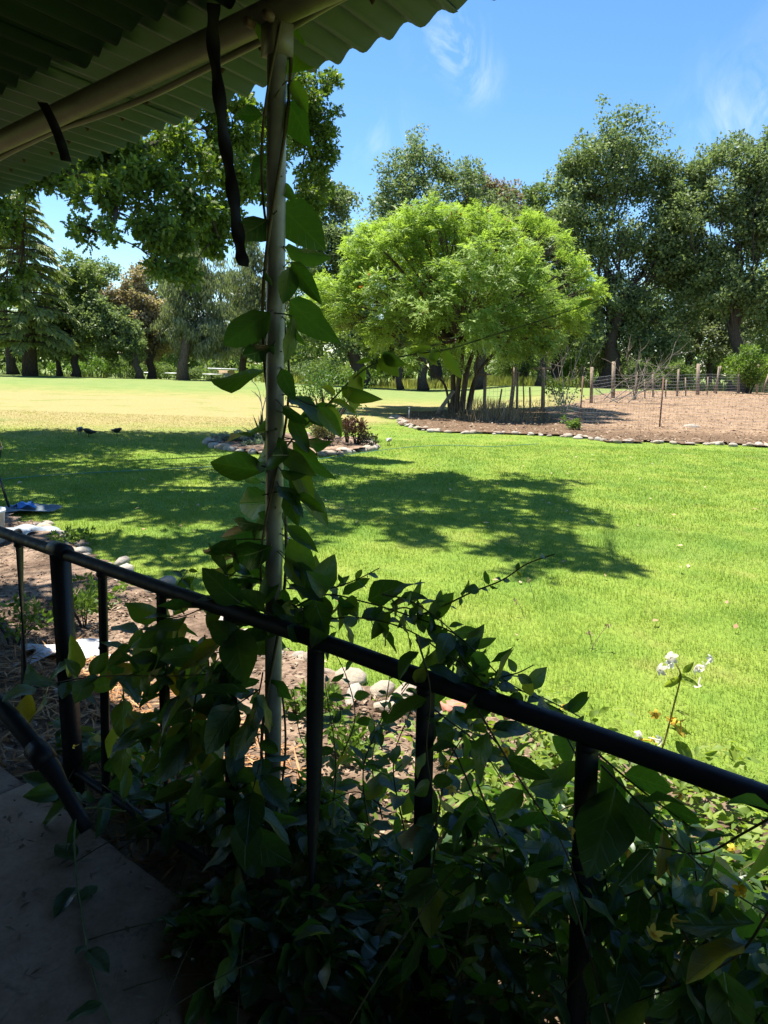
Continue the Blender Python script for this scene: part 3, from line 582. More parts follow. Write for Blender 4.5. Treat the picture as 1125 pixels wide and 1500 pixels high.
def cedar():
    rng = np.random.default_rng(51); d = 58; b = at(45, 558, d); base = np.array([b[0], b[1], float(hz(b[0], b[1]))])
    t = thing('cedar_tree', 'tall deodar cedar with layered drooping feathery branches', 'tree', base, 0, 'trees beyond the lawn')
    mbt, mbl = MB(), MB(); H = at(30, 285, d)[2] - base[2]
    tube(mbt, [[0, 0, 0], [0.1, 0, H * .3], [-.1, 0, H * .65], [0, 0, H]], [.62, .5, .3, .04], 9)
    P, A, N, L, Wd = [], [], [], [], []
    for z in np.arange(2.6, H - .2, 0.55):
        f = z / H; R0 = 4.6 * (1 - f) ** 0.62 + 0.5; nb = 6
        for k in range(nb):
            az = rng.uniform(0, 2 * np.pi); rr = R0 * rng.uniform(.55, 1.1); o = np.array([math.cos(az), math.sin(az), 0])
            p0 = np.array([0, 0, z]); p1 = p0 + o * rr * .6 + np.array([0, 0, rr * .14]); p2 = p0 + o * rr + np.array([0, 0, -rr * .22])
            pts = bez(p0, p1, p2, 9); tube(mbt, pts, np.linspace(.09, .012, 9), 4, False)
            m_ = int(52 * rr); s = rng.random(m_) ** .7 * .92 + .08; ii = np.minimum((s * 8).astype(int), 7); fr = (s * 8 - ii)[:, None]
            q = pts[ii] * (1 - fr) + pts[ii + 1] * fr; side = np.cross(o, [0, 0, 1]); sp = rng.uniform(-1, 1, m_) * (.85 * rr * .32) * (1.1 - s)
            q = q + side * sp[:, None] + np.column_stack([np.zeros((m_, 2)), -np.abs(sp) * .25])
            P.append(q); A.append(norm(o * .7 + side * np.sign(sp)[:, None] * .5 + np.array([0, 0, -.75]) + rng.normal(0, .25, (m_, 3)))); N.append(norm(np.array([0, 0, 1.0]) + rng.normal(0, .5, (m_, 3))))
            L.append(rng.uniform(.3, .7, m_)); Wd.append(rng.uniform(.08, .18, m_))
    P = np.concatenate(P); cards(mbl, P, np.concatenate(A), np.concatenate(N), np.concatenate(L), np.concatenate(Wd), rng.random(len(P)))
    mbl.build('crown', F_CEDAR, t); mbt.build('trunk', BK_OAK, t, smooth=True)
cedar()

def bright_tree():
    rng = np.random.default_rng(61); b = land(668, 606); base = b.copy(); d = (b - EYEP) @ fwd
    t = thing('shade_tree', 'bright yellow green spreading tree with several trunks on a mulch bed', 'tree', base)
    lob = [(590, 345, 45), (650, 330, 42), (700, 345, 42), (545, 385, 45), (620, 385, 52), (690, 385, 52), (755, 380, 42), (520, 430, 40), (580, 440, 52), (650, 440, 52), (720, 435, 55), (790, 420, 42), (820, 455, 40), (500, 465, 28), (555, 490, 36), (625, 490, 36), (700, 490, 40), (770, 480, 44), (828, 470, 30), (540, 350, 26), (610, 320, 26), (740, 345, 26), (800, 500, 26), (750, 515, 22), (848, 478, 18), (600, 525, 18), (660, 520, 20)]
    lob += [(672 + 205 * math.cos(a) * q, 455 - 150 * math.sin(a) * q, rng.uniform(12, 20)) for a, q in zip(np.linspace(.05, 3.3, 24), rng.uniform(.84, 1.0, 24))]
    L = []
    for (u, v, r) in lob:
        r *= .86; rm = r * d / PF; e = math.sqrt(max(0.05, 1 - ((u - 672) / 215) ** 2 - ((v - 470) / 190) ** 2)) * 5.2
        for s_ in (-1, 1): L.append((at(u, v, d + s_ * e * rng.uniform(.45, .95)), rm))
        L.append((at(u, v, d + rng.uniform(-.3, .3) * e), rm * .9))
    P, D, subs = make_crown(rng, L, 21000, (17, .22, .38), shell=.55)
    P = P - base; n = len(P); out = norm(P - np.array([0, 0, 2.5])); A0 = norm(.55 * D + .5 * out + rng.normal(0, .45, (n, 3)) + np.array([0, 0, .15])); N0 = norm(np.array([0, 0, 1.0]) + .5 * out + rng.normal(0, .4, (n, 3)))
    S0 = norm(np.cross(A0, N0)); mb = MB(); Lr = rng.uniform(.28, .46, n); rv = rng.random(n)
    for k in range(5):
        f = (k + .8) / 5.2
        for s_ in (-1, 1):
            q = P + A0 * (Lr * f)[:, None] - np.array([0, 0, 1.0]) * (Lr * f * f * .35)[:, None]
            a = norm(S0 * s_ + A0 * .65 - np.array([0, 0, .35]) + rng.normal(0, .15, (n, 3)))
            cards(mb, q, a, N0, rng.uniform(.12, .19, n), rng.uniform(.035, .055, n), np.clip(rv + rng.normal(0, .12, n), 0, 1))
    mb.build('crown', F_BRIGHT, t)
    mbo = MB(); idx = rng.choice(n, 70, False); idx = idx[P[idx, 2] > 3.5]
    for k in range(5): cards(mbo, P[idx] + out[idx] * .25 + rng.normal(0, .06, (len(idx), 3)), rdirs(len(idx), rng), rdirs(len(idx), rng), .14, .07, rng.random(len(idx)))
    mbo.build('red_leaves', foliage("reddish new leaves", [(.30, .07, .03), (.36, .15, .05)], .4), t)
    mbt = MB()
    def wp(u, v, dd=0.0): return at(u, v, d + dd) - base
    for (px, r0) in (([(676, 608), (680, 570), (688, 530), (705, 495), (735, 455)], .20), ([(662, 608), (664, 570), (660, 530), (640, 490), (600, 440)], .19), ([(684, 606), (694, 560), (712, 530), (750, 495), (800, 465)], .14), ([(660, 590), (652, 565), (632, 545), (610, 520), (560, 480)], .085), ([(668, 606), (672, 560), (678, 510), (672, 460), (668, 400)], .17), ([(690, 560), (700, 520), (690, 470), (720, 400)], .09)):
        pts = np.array([wp(u, v, rng.normal(0, .35) * (i > 0)) for i, (u, v) in enumerate(px)]); pts[0, 2] = min(pts[0, 2], -.05); s_ = spline(pts, 5); tube(mbt, s_, np.linspace(r0 * .68, r0 * .26, len(s_)), 8)
    for (c, r), sc in zip(L, subs):
        s0 = wp(672, 500, rng.normal(0, .5)); q = c - base; pts = bez(s0, (s0 + q) / 2 + np.array([0, 0, .35]), q, 7); tube(mbt, pts, np.linspace(.075, .015, 7), 5, False)
        for k in rng.choice(len(sc), 3, False): tube(mbt, bez(pts[4], (pts[4] + sc[k] - base) / 2, sc[k] - base, 4), np.linspace(.022, .006, 4), 4, False)
    mbt.build('trunk', bark("smooth brown bark", (.055, .040, .028), (.135, .105, .075)), t, smooth=True)
bright_tree()

def near_oak():
    rng = np.random.default_rng(71); base = np.array([-9.3, 12.6, 0.0])
    t = thing('valley_oak', 'big valley oak whose leafy boughs hang in front of the sky under the porch eave', 'tree', base)
    Lv = []
    for (u, v, r, d) in ((10, 330, 34, 10), (-40, 300, 60, 10.5), (100, 262, 34, 9.5), (140, 290, 38, 9.2), (120, 335, 26, 9.0), (160, 345, 22, 8.9), (200, 250, 52, 9.6), (235, 290, 48, 9.6), (270, 240, 48, 10), (290, 300, 44, 10), (225, 340, 34, 9.4), (265, 350, 40, 9.8), (250, 400, 30, 9.6), (275, 405, 26, 10), (320, 260, 42, 10.6), (340, 320, 40, 10.8), (315, 365, 32, 10.6), (350, 210, 44, 11.5), (340, 160, 40, 11.5), (380, 260, 36, 12), (440, 130, 34, 14), (465, 165, 32, 14), (470, 225, 30, 14), (455, 270, 34, 14.2), (430, 200, 34, 14), (380, 180, 34, 13), (480, 120, 20, 14), (430, 320, 28, 14.4), (300, 190, 40, 11), (150, 230, 50, 9.6), (60, 255, 40, 9.5), (475, 190, 24, 14), (30, 400, 18, 10.4), (5, 430, 24, 10.4), (185, 215, 34, 10), (250, 205, 36, 10.4), (175, 275, 34, 9.2), (305, 330, 34, 10.4), (350, 270, 36, 11), (240, 365, 30, 9.6), (400, 230, 34, 13), (445, 300, 30, 14.2)):
        Lv.append((at(u, v, d), r * d / PF))
    Ls = []
    for (u, v, r, h) in ((20, 648, 2.4, 7.5), (110, 650, 2.4, 8.5), (210, 650, 2.4, 9), (310, 652, 2.1, 9), (-30, 640, 2.0, 8), (60, 640, 1.6, 8), (160, 640, 1.7, 8.8), (260, 641, 1.7, 9), (340, 642, 1.4, 9), (20, 870, .4, 6.5), (110, 935, .25, 6.5), (130, 870, .35, 6.8), (60, 900, .3, 6.5), (60, 690, 1.9, 7), (160, 695, 1.8, 8), (260, 700, 1.7, 8.5), (360, 690, 1.5, 9), (450, 688, 1.4, 9.5), (-60, 670, 2.5, 7), (30, 730, 1.5, 7), (130, 735, 1.4, 7), (230, 745, 1.2, 7.5), (330, 750, 1.1, 8), (420, 745, 1.0, 8.5), (520, 700, 1.25, 9.5), (600, 706, 1.2, 9.8), (680, 700, 1.1, 10), (750, 704, 1.0, 10), (800, 712, .7, 10), (500, 724, 1.0, 9.2), (570, 722, 1.1, 9.6), (645, 724, 1.05, 9.8), (720, 724, 1.0, 9.9), (790, 731, .8, 10), (842, 744, .6, 10), (700, 768, .65, 9.6), (780, 776, .62, 9.8), (850, 764, .4, 10), (620, 768, .6, 9.5), (830, 800, .45, 9.7), (900, 830, .28, 9.6), (560, 745, .9, 9.5), (650, 748, .9, 9.5), (740, 748, .85, 9.8), (810, 752, .6, 10), (500, 768, .7, 9), (620, 790, .55, 9.3), (720, 800, .55, 9.5), (800, 815, .5, 9.5), (860, 826, .42, 9.5), (905, 824, .22, 9.5), (770, 838, .3, 9.5), (150, 790, .9, 7), (260, 800, .8, 7), (-50, 770, 1.1, 7), (300, 840, .6, 7.5), (400, 800, .6, 8)):
        g = gnd(u, v); c = g + np.array([sdir[0], sdir[1], 0]) * (h / sdir[2]); c[2] = h; Ls.append((c, r))
    mb = MB(); subsall = []
    for lobes, n, leaf, ns in ((Lv, 30000, .10, (18, .24, .48)), (Ls, 54000, .19, (12, .26, .44))):
        P, D, subs = make_crown(rng, lobes, n, ns, shell=.6, flat=.9); subsall += subs; n = len(P)
        A = norm(.6 * D + rng.normal(size=(n, 3)) * .6 - np.array([0, 0, .25])); N = norm(rng.normal(size=(n, 3)) * .8 + np.array([0, 0, .6]))
        if lobes is Lv: lobed(mb, P - base, A, N, leaf * rng.uniform(.7, 1.3, n), rng.random(n))
        else:
            l_ = leaf * rng.uniform(.7, 1.3, n); cards(mb, P - base, A, N, l_, l_ * .55, rng.random(n), .1)
    mb.build('crown', foliage("valley oak leaves", [(.060, .108, .020), (.102, .165, .030), (.165, .235, .050)], .46, (1.4, 1.4, .5)), t)
    mbt = MB(); hub = np.array([-8.6, 12.2, 4.0]) - base; tube(mbt, spline([[0, 0, -.1], [.05, 0, 1.2], [.25, -.1, 2.6], hub], 5), np.linspace(.62, .42, 15 if False else 16)[:len(spline([[0, 0, -.1], [.05, 0, 1.2], [.25, -.1, 2.6], hub], 5))], 12)
    mains = []
    for px in ([(-80, 250, 10.4), (20, 238, 10), (120, 238, 9.8), (190, 226, 9.9), (260, 195, 10.5), (330, 150, 11.6)], [(-60, 280, 10.5), (40, 262, 9.8), (110, 255, 9.4), (160, 275, 9.3), (170, 310, 9.2), (160, 345, 9.0)], [(190, 226, 9.9), (250, 260, 9.8), (300, 300, 10), (320, 350, 10.4)], [(330, 150, 11.6), (400, 170, 13), (450, 180, 14)]):
        mains.append(np.array([at(*q) - base for q in px]))
    mains[0] = np.vstack([hub, mains[0]]); mains[1] = np.vstack([hub, mains[1]])
    for i, mpts in enumerate(mains): s_ = spline(mpts, 5); tube(mbt, s_, np.linspace((.17, .10, .055, .06)[i], .02, len(s_)), 7)
    up1 = np.array([[0, 0, 0], [.8, -.1, 2.2], [2.5, -.2, 4.2], [5, .1, 5.0], [7.4, -.3, 5.5], [9.4, -.8, 5.6]]) + hub; up2 = np.array([[0, 0, 0], [.6, .8, 2.0], [2.2, 2.4, 3.8], [4.5, 4.5, 4.6]]) + hub; up3 = np.array([[0, 0, 0], [.6, -1.5, 1.6], [1.8, -3.6, 2.6], [3.6, -5.2, 3.0]]) + hub
    for mpts in (up1, up2, up3): s_ = spline(mpts, 6); mains.append(s_); tube(mbt, s_, np.linspace(.24, .04, len(s_)), 8)
    allm = np.concatenate(mains)
    for (c, r), sc in zip(Lv + Ls, subsall):
        q = c - base; dist = np.linalg.norm(allm - q, axis=1); a = allm[np.argmin(dist)]; L = np.linalg.norm(q - a)
        pts = bez(a, (a + q) / 2 + np.array([0, 0, .12 * L]) + rng.normal(0, .06 * L, 3), q, 7); tube(mbt, pts, np.linspace(.008 + .0035 * L, .006, 7), 5, False)
        for k in rng.choice(len(sc), min(7, len(sc)), False): tube(mbt, bez(pts[rng.integers(3, 7)], (pts[5] + sc[k] - base) / 2 + rng.normal(0, .05, 3), sc[k] - base, 5), np.linspace(.009, .003, 5), 4, False)
    mbt.build('trunk', BK_OAK, t, smooth=True)
near_oak()

# far woods, meadow grass, bushes
def far_woods():
    rng = np.random.default_rng(81); L = []
    for x in np.arange(-105, 125, 5.0):
        for k in range(3):
            r = rng.uniform(3.2, 5.2); y = rng.uniform(112, 140) - (10 if x > 45 else 0); L.append((np.array([x + rng.uniform(-2, 2), y, float(hz(x, y)) + (1.6, 4.0, rng.uniform(5, 11))[k]]), r))
    P, D, _ = make_crown(rng, L, 85000, (14, .3, .5)); n = len(P); mb = MB()
    P[:, 2] = np.maximum(P[:, 2], .2)
    cards(mb, P, norm(D + rng.normal(size=(n, 3))), norm(rng.normal(size=(n, 3)) + np.array([0, 0, .7])), .85 * rng.uniform(.7, 1.4, n), .55, rng.random(n))
    tag(mb.build('far_woods', F_OAK2), 'far belt of mixed woods closing off the view', 'woods', kind='stuff')
far_woods()
M_MEADOW = foliage("meadow grass", [(.20, .22, .055), (.28, .29, .08), (.36, .33, .13)], .4, patch=.12)
def meadow():
    rng = np.random.default_rng(82); mb = MB(); n = 26000
    P = np.column_stack([rng.uniform(-60, 40, n), 63.5 + rng.random(n) ** 1.6 * 30]); k = (P[:, 0] > -11) | ((rng.random(n) < .35) & ((P[:, 0] / P[:, 1] < -.36) | (P[:, 0] / P[:, 1] > -.19))); P = P[k]; n = len(P)
    P = np.column_stack([P, hz(P[:, 0], P[:, 1])]); h = rng.uniform(.5, 1.15, n) * np.where(P[:, 0] > -14, 1, .7)
    cards(mb, P, norm(np.column_stack([rng.normal(0, .18, (n, 2)), np.ones(n)])), rdirs(n, rng), h, rng.uniform(.05, .13, n), rng.random(n))
    tag(mb.build('meadow_grass', M_MEADOW), 'tall pale meadow grass beyond the mown lawn', 'grass', kind='stuff')
meadow()
def bush(name, label, cat, pos, w, h, n, leaf, mat, seed, stems=8, bk=None, group=None, lift=.35):
    rng = np.random.default_rng(seed); t = thing(name, label, cat, pos, 0, group); L = []
    for k in range(9): L.append((np.array([rng.uniform(-.4, .4) * w, rng.uniform(-.3, .3) * w, h * rng.uniform(lift, .8)]), rng.uniform(.2, .34) * min(w, h * 1.2)))
    P, D, subs = make_crown(rng, L, n, (9, .3, .5)); P[:, 2] = np.abs(P[:, 2]); n = len(P); mb = MB()
    cards(mb, P, norm(D + rng.normal(size=(n, 3)) * .6 + np.array([0, 0, .3])), norm(rng.normal(size=(n, 3)) + np.array([0, 0, .6])), leaf * rng.uniform(.7, 1.4, n), leaf * .5, rng.random(n), .1); mb.build('foliage', mat, t)
    mbt = MB()
    for c, r in L: tube(mbt, bez(np.array([c[0] * .15, c[1] * .15, -.03]), np.array([c[0] * .3, c[1] * .3, c[2] * .6]), c, 6), np.linspace(.02 * h, .006 * h, 6), 5, False)
    mbt.build('stem', bk or BK_OAK, t, smooth=True); return t
def lb(u, v): return land(u, v)
bush('bush', 'bright fresh green bush behind the far fence posts', 'bush', lb(1093, 578), 4.6, 3.0, 5200, .2, F_LIGHT, 91)
bush('bush', 'yellowish green round bush behind the dead branches', 'bush', at(882, 552, 64) * np.array([1, 1, 0]) + np.array([0, 0, .3]), 4.5, 4.0, 3800, .22, foliage("yellowish leaves", [(.13, .14, .045), (.2, .2, .07)], .35), 92)
bush('bush', 'low olive bush at the foot of the grey tree', 'bush', at(965, 560, 60) * np.array([1, 1, 0]) + np.array([0, 0, .3]), 6, 2.6, 3000, .22, F_OAK2, 93)
for i, (u, w, h, lab, mt) in enumerate(((140, 5, 3.2, 'light green shrub behind the leaning trunk', F_LIGHT), (90, 5, 2.6, 'light shrub under the twin trunks', F_LIGHT), (185, 4, 3.5, 'shrub in the shade of the low dark oak', F_OAK2), (240, 4, 3.4, 'green shrub beside the thick straight trunk', F_OAK2), (430, 6, 3.4, 'dark shrub directly behind the porch post', F_OAK), (480, 6, 4.4, 'tall shrub below the upright oak', F_OAK2), (300, 4, 2.4, 'dark conifer-like shrub by the golf carts', F_OAK), (760, 6, 4, 'leafy shrub behind the wooden gate posts', F_OAK2), (840, 5, 3.4, 'leafy shrub beyond the bare sapling', F_LIGHT), (385, 4, 3.4, 'pale shrub at the meadow edge near the post', F_LIGHT), (1000, 7, 4.5, 'tall dark shrub behind the middle fence posts', F_OAK2), (1060, 7, 4.0, 'broad shrub behind the far end of the fence', F_OAK2), (920, 6, 4.0, 'dark shrub behind the tallest oak trunk', F_OAK), (680, 6, 3.6, 'shrub behind the bright tree trunks', F_OAK2), (40, 7, 2.6, 'shrub in the shade behind the cedar', F_OAK2), (540, 6, 3.0, 'green shrub at the far side of the pale meadow', F_LIGHT))):
    p = at(u, 556, 80); bush('shrub', lab, 'shrub', (p[0], p[1], float(hz(p[0], p[1]))), w, h, 2600, .24, mt, 100 + i, group='shrubs along the far lawn edge')

# sapling, dead branches, dry weeds, props
def bare(name, label, pos, px_list, d, r0, mat, extra=0, seed=1, cat='shrub', leaves=None):
    rng = np.random.default_rng(seed); t = thing(name, label, cat, pos); mb = MB(); pos = np.asarray(pos); tips = []
    for px in px_list:
        pts = np.array([at(u, v, d + rng.normal(0, .25)) - pos for u, v in px])
        s_ = spline(pts, 5); tube(mb, s_, np.linspace(r0, r0 * .3, len(s_)), 5, False); tips.append(s_)
        for k in range(extra):
            i = rng.integers(len(s_) // 3, len(s_)); a = s_[i]; dr = unit(s_[-1] - s_[0]) + rng.normal(0, .5, 3); L = np.linalg.norm(s_[-1] - s_[0]) * rng.uniform(.15, .4)
            b = a + unit(dr) * L; pp = bez(a, (a + b) / 2 + rng.normal(0, L * .1, 3), b, 5); tube(mb, pp, np.linspace(r0 * .4, r0 * .15, 5), 4, False); tips.append(pp)
    mb.build('branch', mat, t, smooth=True)
    if leaves:
        allp = np.concatenate(tips); ml = MB(); n = leaves[0]; ii = rng.integers(0, len(allp), n); k = allp[ii]; kk = k[:, 2] < leaves[2]; k = k[kk]; n = len(k)
        cards(ml, k + rng.normal(0, .12, (n, 3)), rdirs(n, rng), norm(rng.normal(size=(n, 3)) + np.array([0, 0, .6])), leaves[1] * rng.uniform(.7, 1.4, n), leaves[1] * .5, rng.random(n)); ml.build('foliage', leaves[3], t)
    return t
M_DEAD2 = bark("grey branch", (.16, .135, .11), (.30, .26, .22), 14); M_DEAD = bark("bleached branch", (.26, .22, .18), (.46, .40, .34), 14)
dsap = (land(826, 616) - EYEP) @ fwd
bare('sapling', 'bare pale sapling with fresh leaves only at its foot', land(826, 616), [[(826, 616), (825, 570), (822, 530), (815, 505)], [(826, 600), (835, 560), (845, 530), (852, 508)], [(825, 590), (812, 550), (803, 525), (800, 512)], [(826, 610), (842, 575), (860, 545), (874, 520)], [(824, 600), (818, 560), (830, 520), (832, 505)], [(826, 610), (814, 585), (805, 560), (792, 545)]], dsap, .022, M_DEAD, 9, 111, 'sapling', (2600, .13, 1.45, F_LIGHT))
bare('fallen_branch', 'pile of bleached dead branches propped on the wire fence', land(905, 592), [[(895, 588), (920, 570), (950, 555), (985, 520)], [(900, 590), (940, 565), (975, 540), (990, 500)], [(890, 590), (930, 575), (960, 570)], [(920, 590), (950, 560), (970, 530)], [(930, 580), (960, 560), (996, 535)], [(885, 585), (910, 560), (935, 550), (960, 545)], [(905, 590), (880, 575), (862, 560)]], (land(905, 592) - EYEP) @ fwd, .026, M_DEAD2, 9, 112, 'branch')
bare('dead_shrub', 'dead twiggy brown shrub standing among the fence posts', land(930, 588), [[(930, 588), (925, 555), (918, 525), (925, 505)], [(930, 585), (940, 550), (950, 525)], [(928, 585), (915, 555), (900, 535)], [(930, 586), (932, 545), (938, 515)]], (land(930, 588) - EYEP) @ fwd, .035, BK_PALE, 10, 113)
bush('weed', 'small green weed beside the stone edging', 'weed', land(836, 632), .55, .42, 260, .10, F_LIGHT, 114)
M_DRY = foliage("dry weed", [(.16, .115, .065), (.26, .19, .115), (.34, .26, .16)], .25)
def dry_weeds():
    rng = np.random.default_rng(115); mb = MB(); n = 1500
    U = rng.uniform(676, 800, n); V = rng.uniform(588, 622, n); P = np.array([land(u, v) for u, v in zip(U[:400], V[:400])]); P = P[rng.integers(0, 400, n)] + np.column_stack([rng.normal(0, .25, (n, 2)), np.zeros(n)])
    P[:, 2] = hz(P[:, 0], P[:, 1]); h = rng.uniform(.2, .8, n) * (1 - .6 * sstep(4.2, 6.5, P[:, 0]))
    cards(mb, P, norm(np.column_stack([rng.normal(0, .3, (n, 2)), np.ones(n)])), rdirs(n, rng), h, rng.uniform(.012, .03, n), rng.random(n))
    tag(mb.build('dry_weeds', M_DRY), 'tangle of dry brown weeds beside the bright tree trunks', 'weeds', kind='stuff')
dry_weeds()

M_WOOD = bark("weathered fence wood", (.16, .115, .08), (.34, .27, .20), 10); M_RUST = plain("rusty steel", (.14, .075, .05), .8, .2, 0, .4, 40)
M_WIRE = plain("galvanised wire", (.36, .35, .34), .5, .4, .5)
def post_at(parent, u, vb, vt, r, mat, lean=0.0, sides=7, name='fence_post', pos0=np.zeros(3)):
    b = land(u, vb); d = (b - EYEP) @ fwd; tp = at(u + lean, vt, d); mb = MB(); tube(mb, [b - pos0 - np.array([0, 0, .2]), (b + tp) / 2 - pos0, tp - pos0], [r, r * .95, r * .9], sides); mb.build(name, mat, parent); return b, tp
def wires(parent, pts, h, rows, step, r, name='wire_mesh', pos0=np.zeros(3)):
    mb = MB(); pts = [np.asarray(p) for p in pts]
    for i in range(len(pts) - 1):
        a, b = pts[i], pts[i + 1]; L = np.linalg.norm(b - a)
        for k in range(rows):
            z = h * k / (rows - 1) + .08; q = np.array([a, (a + b) / 2, b]); q[:, 2] = hz(q[:, 0], q[:, 1]) + z; q[1, 2] -= .03; tube(mb, q - pos0, r, 3, False)
        for k in range(int(L / step)):
            q = a + (b - a) * (k * step / L); zz = float(hz(q[0], q[1])); tube(mb, np.array([[q[0], q[1], zz + .08], [q[0], q[1], zz + .08 + h]]) - pos0, r * .8, 3, False)
    mb.build(name, M_WIRE, parent)
fn = thing('wire_fence', 'wire mesh fence on rusty steel posts along the stone edging', 'fence', (0, 0, 0))
A_, _ = post_at(fn, 848, 633, 551, .028, M_RUST, 6); B_, _ = post_at(fn, 966, 629, 553, .028, M_RUST, 6); C_, _ = post_at(fn, 1165, 632, 552, .028, M_RUST, 5); D_, _ = post_at(fn, 768, 604, 553, .03, M_RUST, -2)
wires(fn, [land(800, 612), A_, B_, C_], 1.05, 9, .15, .0035)
ff = thing('paddock_fence', 'old paddock fence of uneven weathered wooden posts and wire', 'fence', (0, 0, 0)); fp = []
for (u, vb, vt, r, ln) in ((866, 592, 538, .085, 1), (898, 585, 530, .11, 1), (931, 586, 545, .05, 2), (957, 584, 548, .05, -1), (992, 582, 541, .06, 2), (1022, 580, 533, .11, 1), (1049, 578, 537, .06, 4), (1082, 578, 540, .10, 0), (1109, 577, 534, .09, 2), (1150, 578, 538, .1, 0), (1005, 582, 553, .04, -1), (1036, 579, 552, .04, 1), (975, 584, 556, .04, 1), (945, 586, 556, .035, -1)):
    b, tp = post_at(ff, u, vb, vt, r, M_WOOD, ln); fp.append(b)
fo = sorted(fp, key=lambda p: p[0]); wires(ff, [fo[0]] + [q for q in fo[1::2]] + [fo[-1]], 1.2, 8, .22, .006)
mb = MB(); b = land(1049, 578); d_ = (b - EYEP) @ fwd; tube(mb, [at(1046, 575, d_), at(1056, 536, d_)], .05, 6); tube(mb, [at(1118, 572, d_), at(1126, 548, d_)], .05, 6); mb.build('brace', M_WOOD, ff)
fg = thing('wooden_fence', 'run of leaning dark wooden posts with T tops beside the bright tree', 'fence', (0, 0, 0))
gp = []
for (u, vb, vt, r, ln) in ((795, 604, 539, .095, 1), (747, 604, 538, .10, 8), (757, 602, 547, .06, 1), (709, 606, 545, .075, 2), (777, 606, 567, .045, -1), (729, 606, 570, .04, 6), (738, 618, 590, .035, 0)):
    b, tp = post_at(fg, u, vb, vt, r, M_WOOD, ln); gp.append(b)
for (u0, v0, u1, v1, base) in ((781, 540, 808, 539, gp[0]), (697, 549, 720, 548, gp[3]), (748, 543, 762, 547, gp[1])):
    dd = (base - EYEP) @ fwd; mb = MB(); tube(mb, [at(u0, v0, dd), at(u1, v1, dd)], .045, 6); mb.build('crosspiece', M_WOOD, fg)
wires(fg, [gp[3], gp[1], gp[0], land(826, 606)], 1.1, 6, .3, .005)
b = land(640, 609); d_ = (b - EYEP) @ fwd; mb = MB(); q0, q1 = at(640, 607, d_), at(664, 573, d_ + .4); ax = unit(q1 - q0); L = np.linalg.norm(q1 - q0)
tube(mb, [q0, (q0 + q1) / 2, q1], [.085, .08, .08], 8); o = mb.build('timber_prop', M_WOOD); tag(o, 'slanted grey timber prop leaning against the bright tree trunk', 'timber')
b = land(599, 616); mb = MB(); tube(mb, [b, b + np.array([0, 0, .42])], .022, 8); box(mb, b + np.array([0, 0, .44]), (.06, .06, .05)); tag(mb.build('garden_stake', plain("grey stake", (.3, .3, .28), .6)), 'thin grey stake at the tip of the mulch bed', 'stake')

# ------------------------------------------------------------------ stones
def stone_mesh(seed, mat):
    import bmesh
    rng = np.random.default_rng(seed); bm = bmesh.new(); bmesh.ops.create_icosphere(bm, subdivisions=2, radius=.5); ph = rng.uniform(0, 6, 6)
    for v in bm.verts:
        p = np.array(v.co); f = 1 + .14 * math.sin(p[0] * 5 + ph[0]) + .12 * math.sin(p[1] * 6 + ph[1]) + .1 * math.sin(p[2] * 7 + ph[2]); p = p * f; p[2] *= .72; p[1] *= rng.uniform(.985, 1.015); v.co = p
    me = bpy.data.meshes.new('stone'); bm.to_mesh(me); bm.free(); me.materials.append(mat); me.polygons.foreach_set('use_smooth', np.ones(len(me.polygons), bool)); return me
m = NT("river stone"); r = m.orand(); n1 = m.noise(m.obj(), 5, 6, .65); c = m.ramp(r, [(0, (.26, .215, .16)), (.3, (.40, .34, .26)), (.55, (.30, .27, .235)), (.8, (.45, .40, .33)), (1, (.28, .20, .15))])
M_STONE = m.done(m.bsdf(m.mix(.6, c, m.mix(1.0, c, m.ramp(n1, [(.3, (.5, .48, .46)), (.65, (1.1, 1.1, 1.08))]), 'MULTIPLY')), .8, .25, bump=n1, bstr=.35, bdist=.05))
SM = [stone_mesh(200 + i, M_STONE) for i in range(6)]
def stones(name, label, line, sp, size, jit, seed, dbl=0.3):
    rng = np.random.default_rng(seed); t = thing(name, label, 'stone edging', line[0]); P = np.array(line)[:, :2]; s_ = np.concatenate([[0], np.cumsum(np.linalg.norm(np.diff(P, axis=0), axis=1))]); q = 0.0; k = 0
    while q < s_[-1]:
        for rep in range(1 + (rng.random() < dbl)):
            x = np.interp(q, s_, P[:, 0]) + rng.normal(0, jit); y = np.interp(q, s_, P[:, 1]) + rng.normal(0, jit) + rep * size * .6; sz = size * rng.uniform(.55, 1.35)
            o = link('stone', SM[rng.integers(6)], t); o.location = np.array([x, y, float(hz(x, y)) + sz * .12]) - np.array(line[0]); o.scale = (sz * rng.uniform(.85, 1.5), sz * rng.uniform(.8, 1.1), sz * rng.uniform(.7, 1.0)); o.rotation_euler = (rng.normal(0, .2), rng.normal(0, .2), rng.uniform(0, 6.28)); k += 1
        q += sp * rng.uniform(.7, 1.35)
stones('stone_edging', 'row of pale rounded stones edging the paddock and mulch bed', bed_front, .24, .19, .09, 301, .55)
stones('stone_ring', 'ring of stones round the small flower bed in the lawn', ISLAND + ISLAND[:1], .25, .20, .06, 302, .4)
stones('garden_edging', 'broken line of cobbles between porch bed and lawn', near_edge[2:15], .21, .135, .06, 303, .5)
b = land(1010, 627); t = link('rock', SM[1]); t.location = b + np.array([0, 0, .05]); t.scale = (.62, .42, .30); tag(t, 'single pale flat rock lying on the bare paddock dirt', 'rock')
b = gnd(683, 1062); t = link('half_brick', None)if False else None
mb = MB(); g = gnd(672, 1052); box(mb, g + np.array([0, 0, .05]), (.2, .11, .075), .4); o = mb.build('brick', plain("red brick", (.42, .17, .12), .85, .2, 0, .25, 30)); tag(o, 'lone red brick lying in the porch bed edging', 'brick'); o.modifiers.new('b', 'BEVEL').width = .008

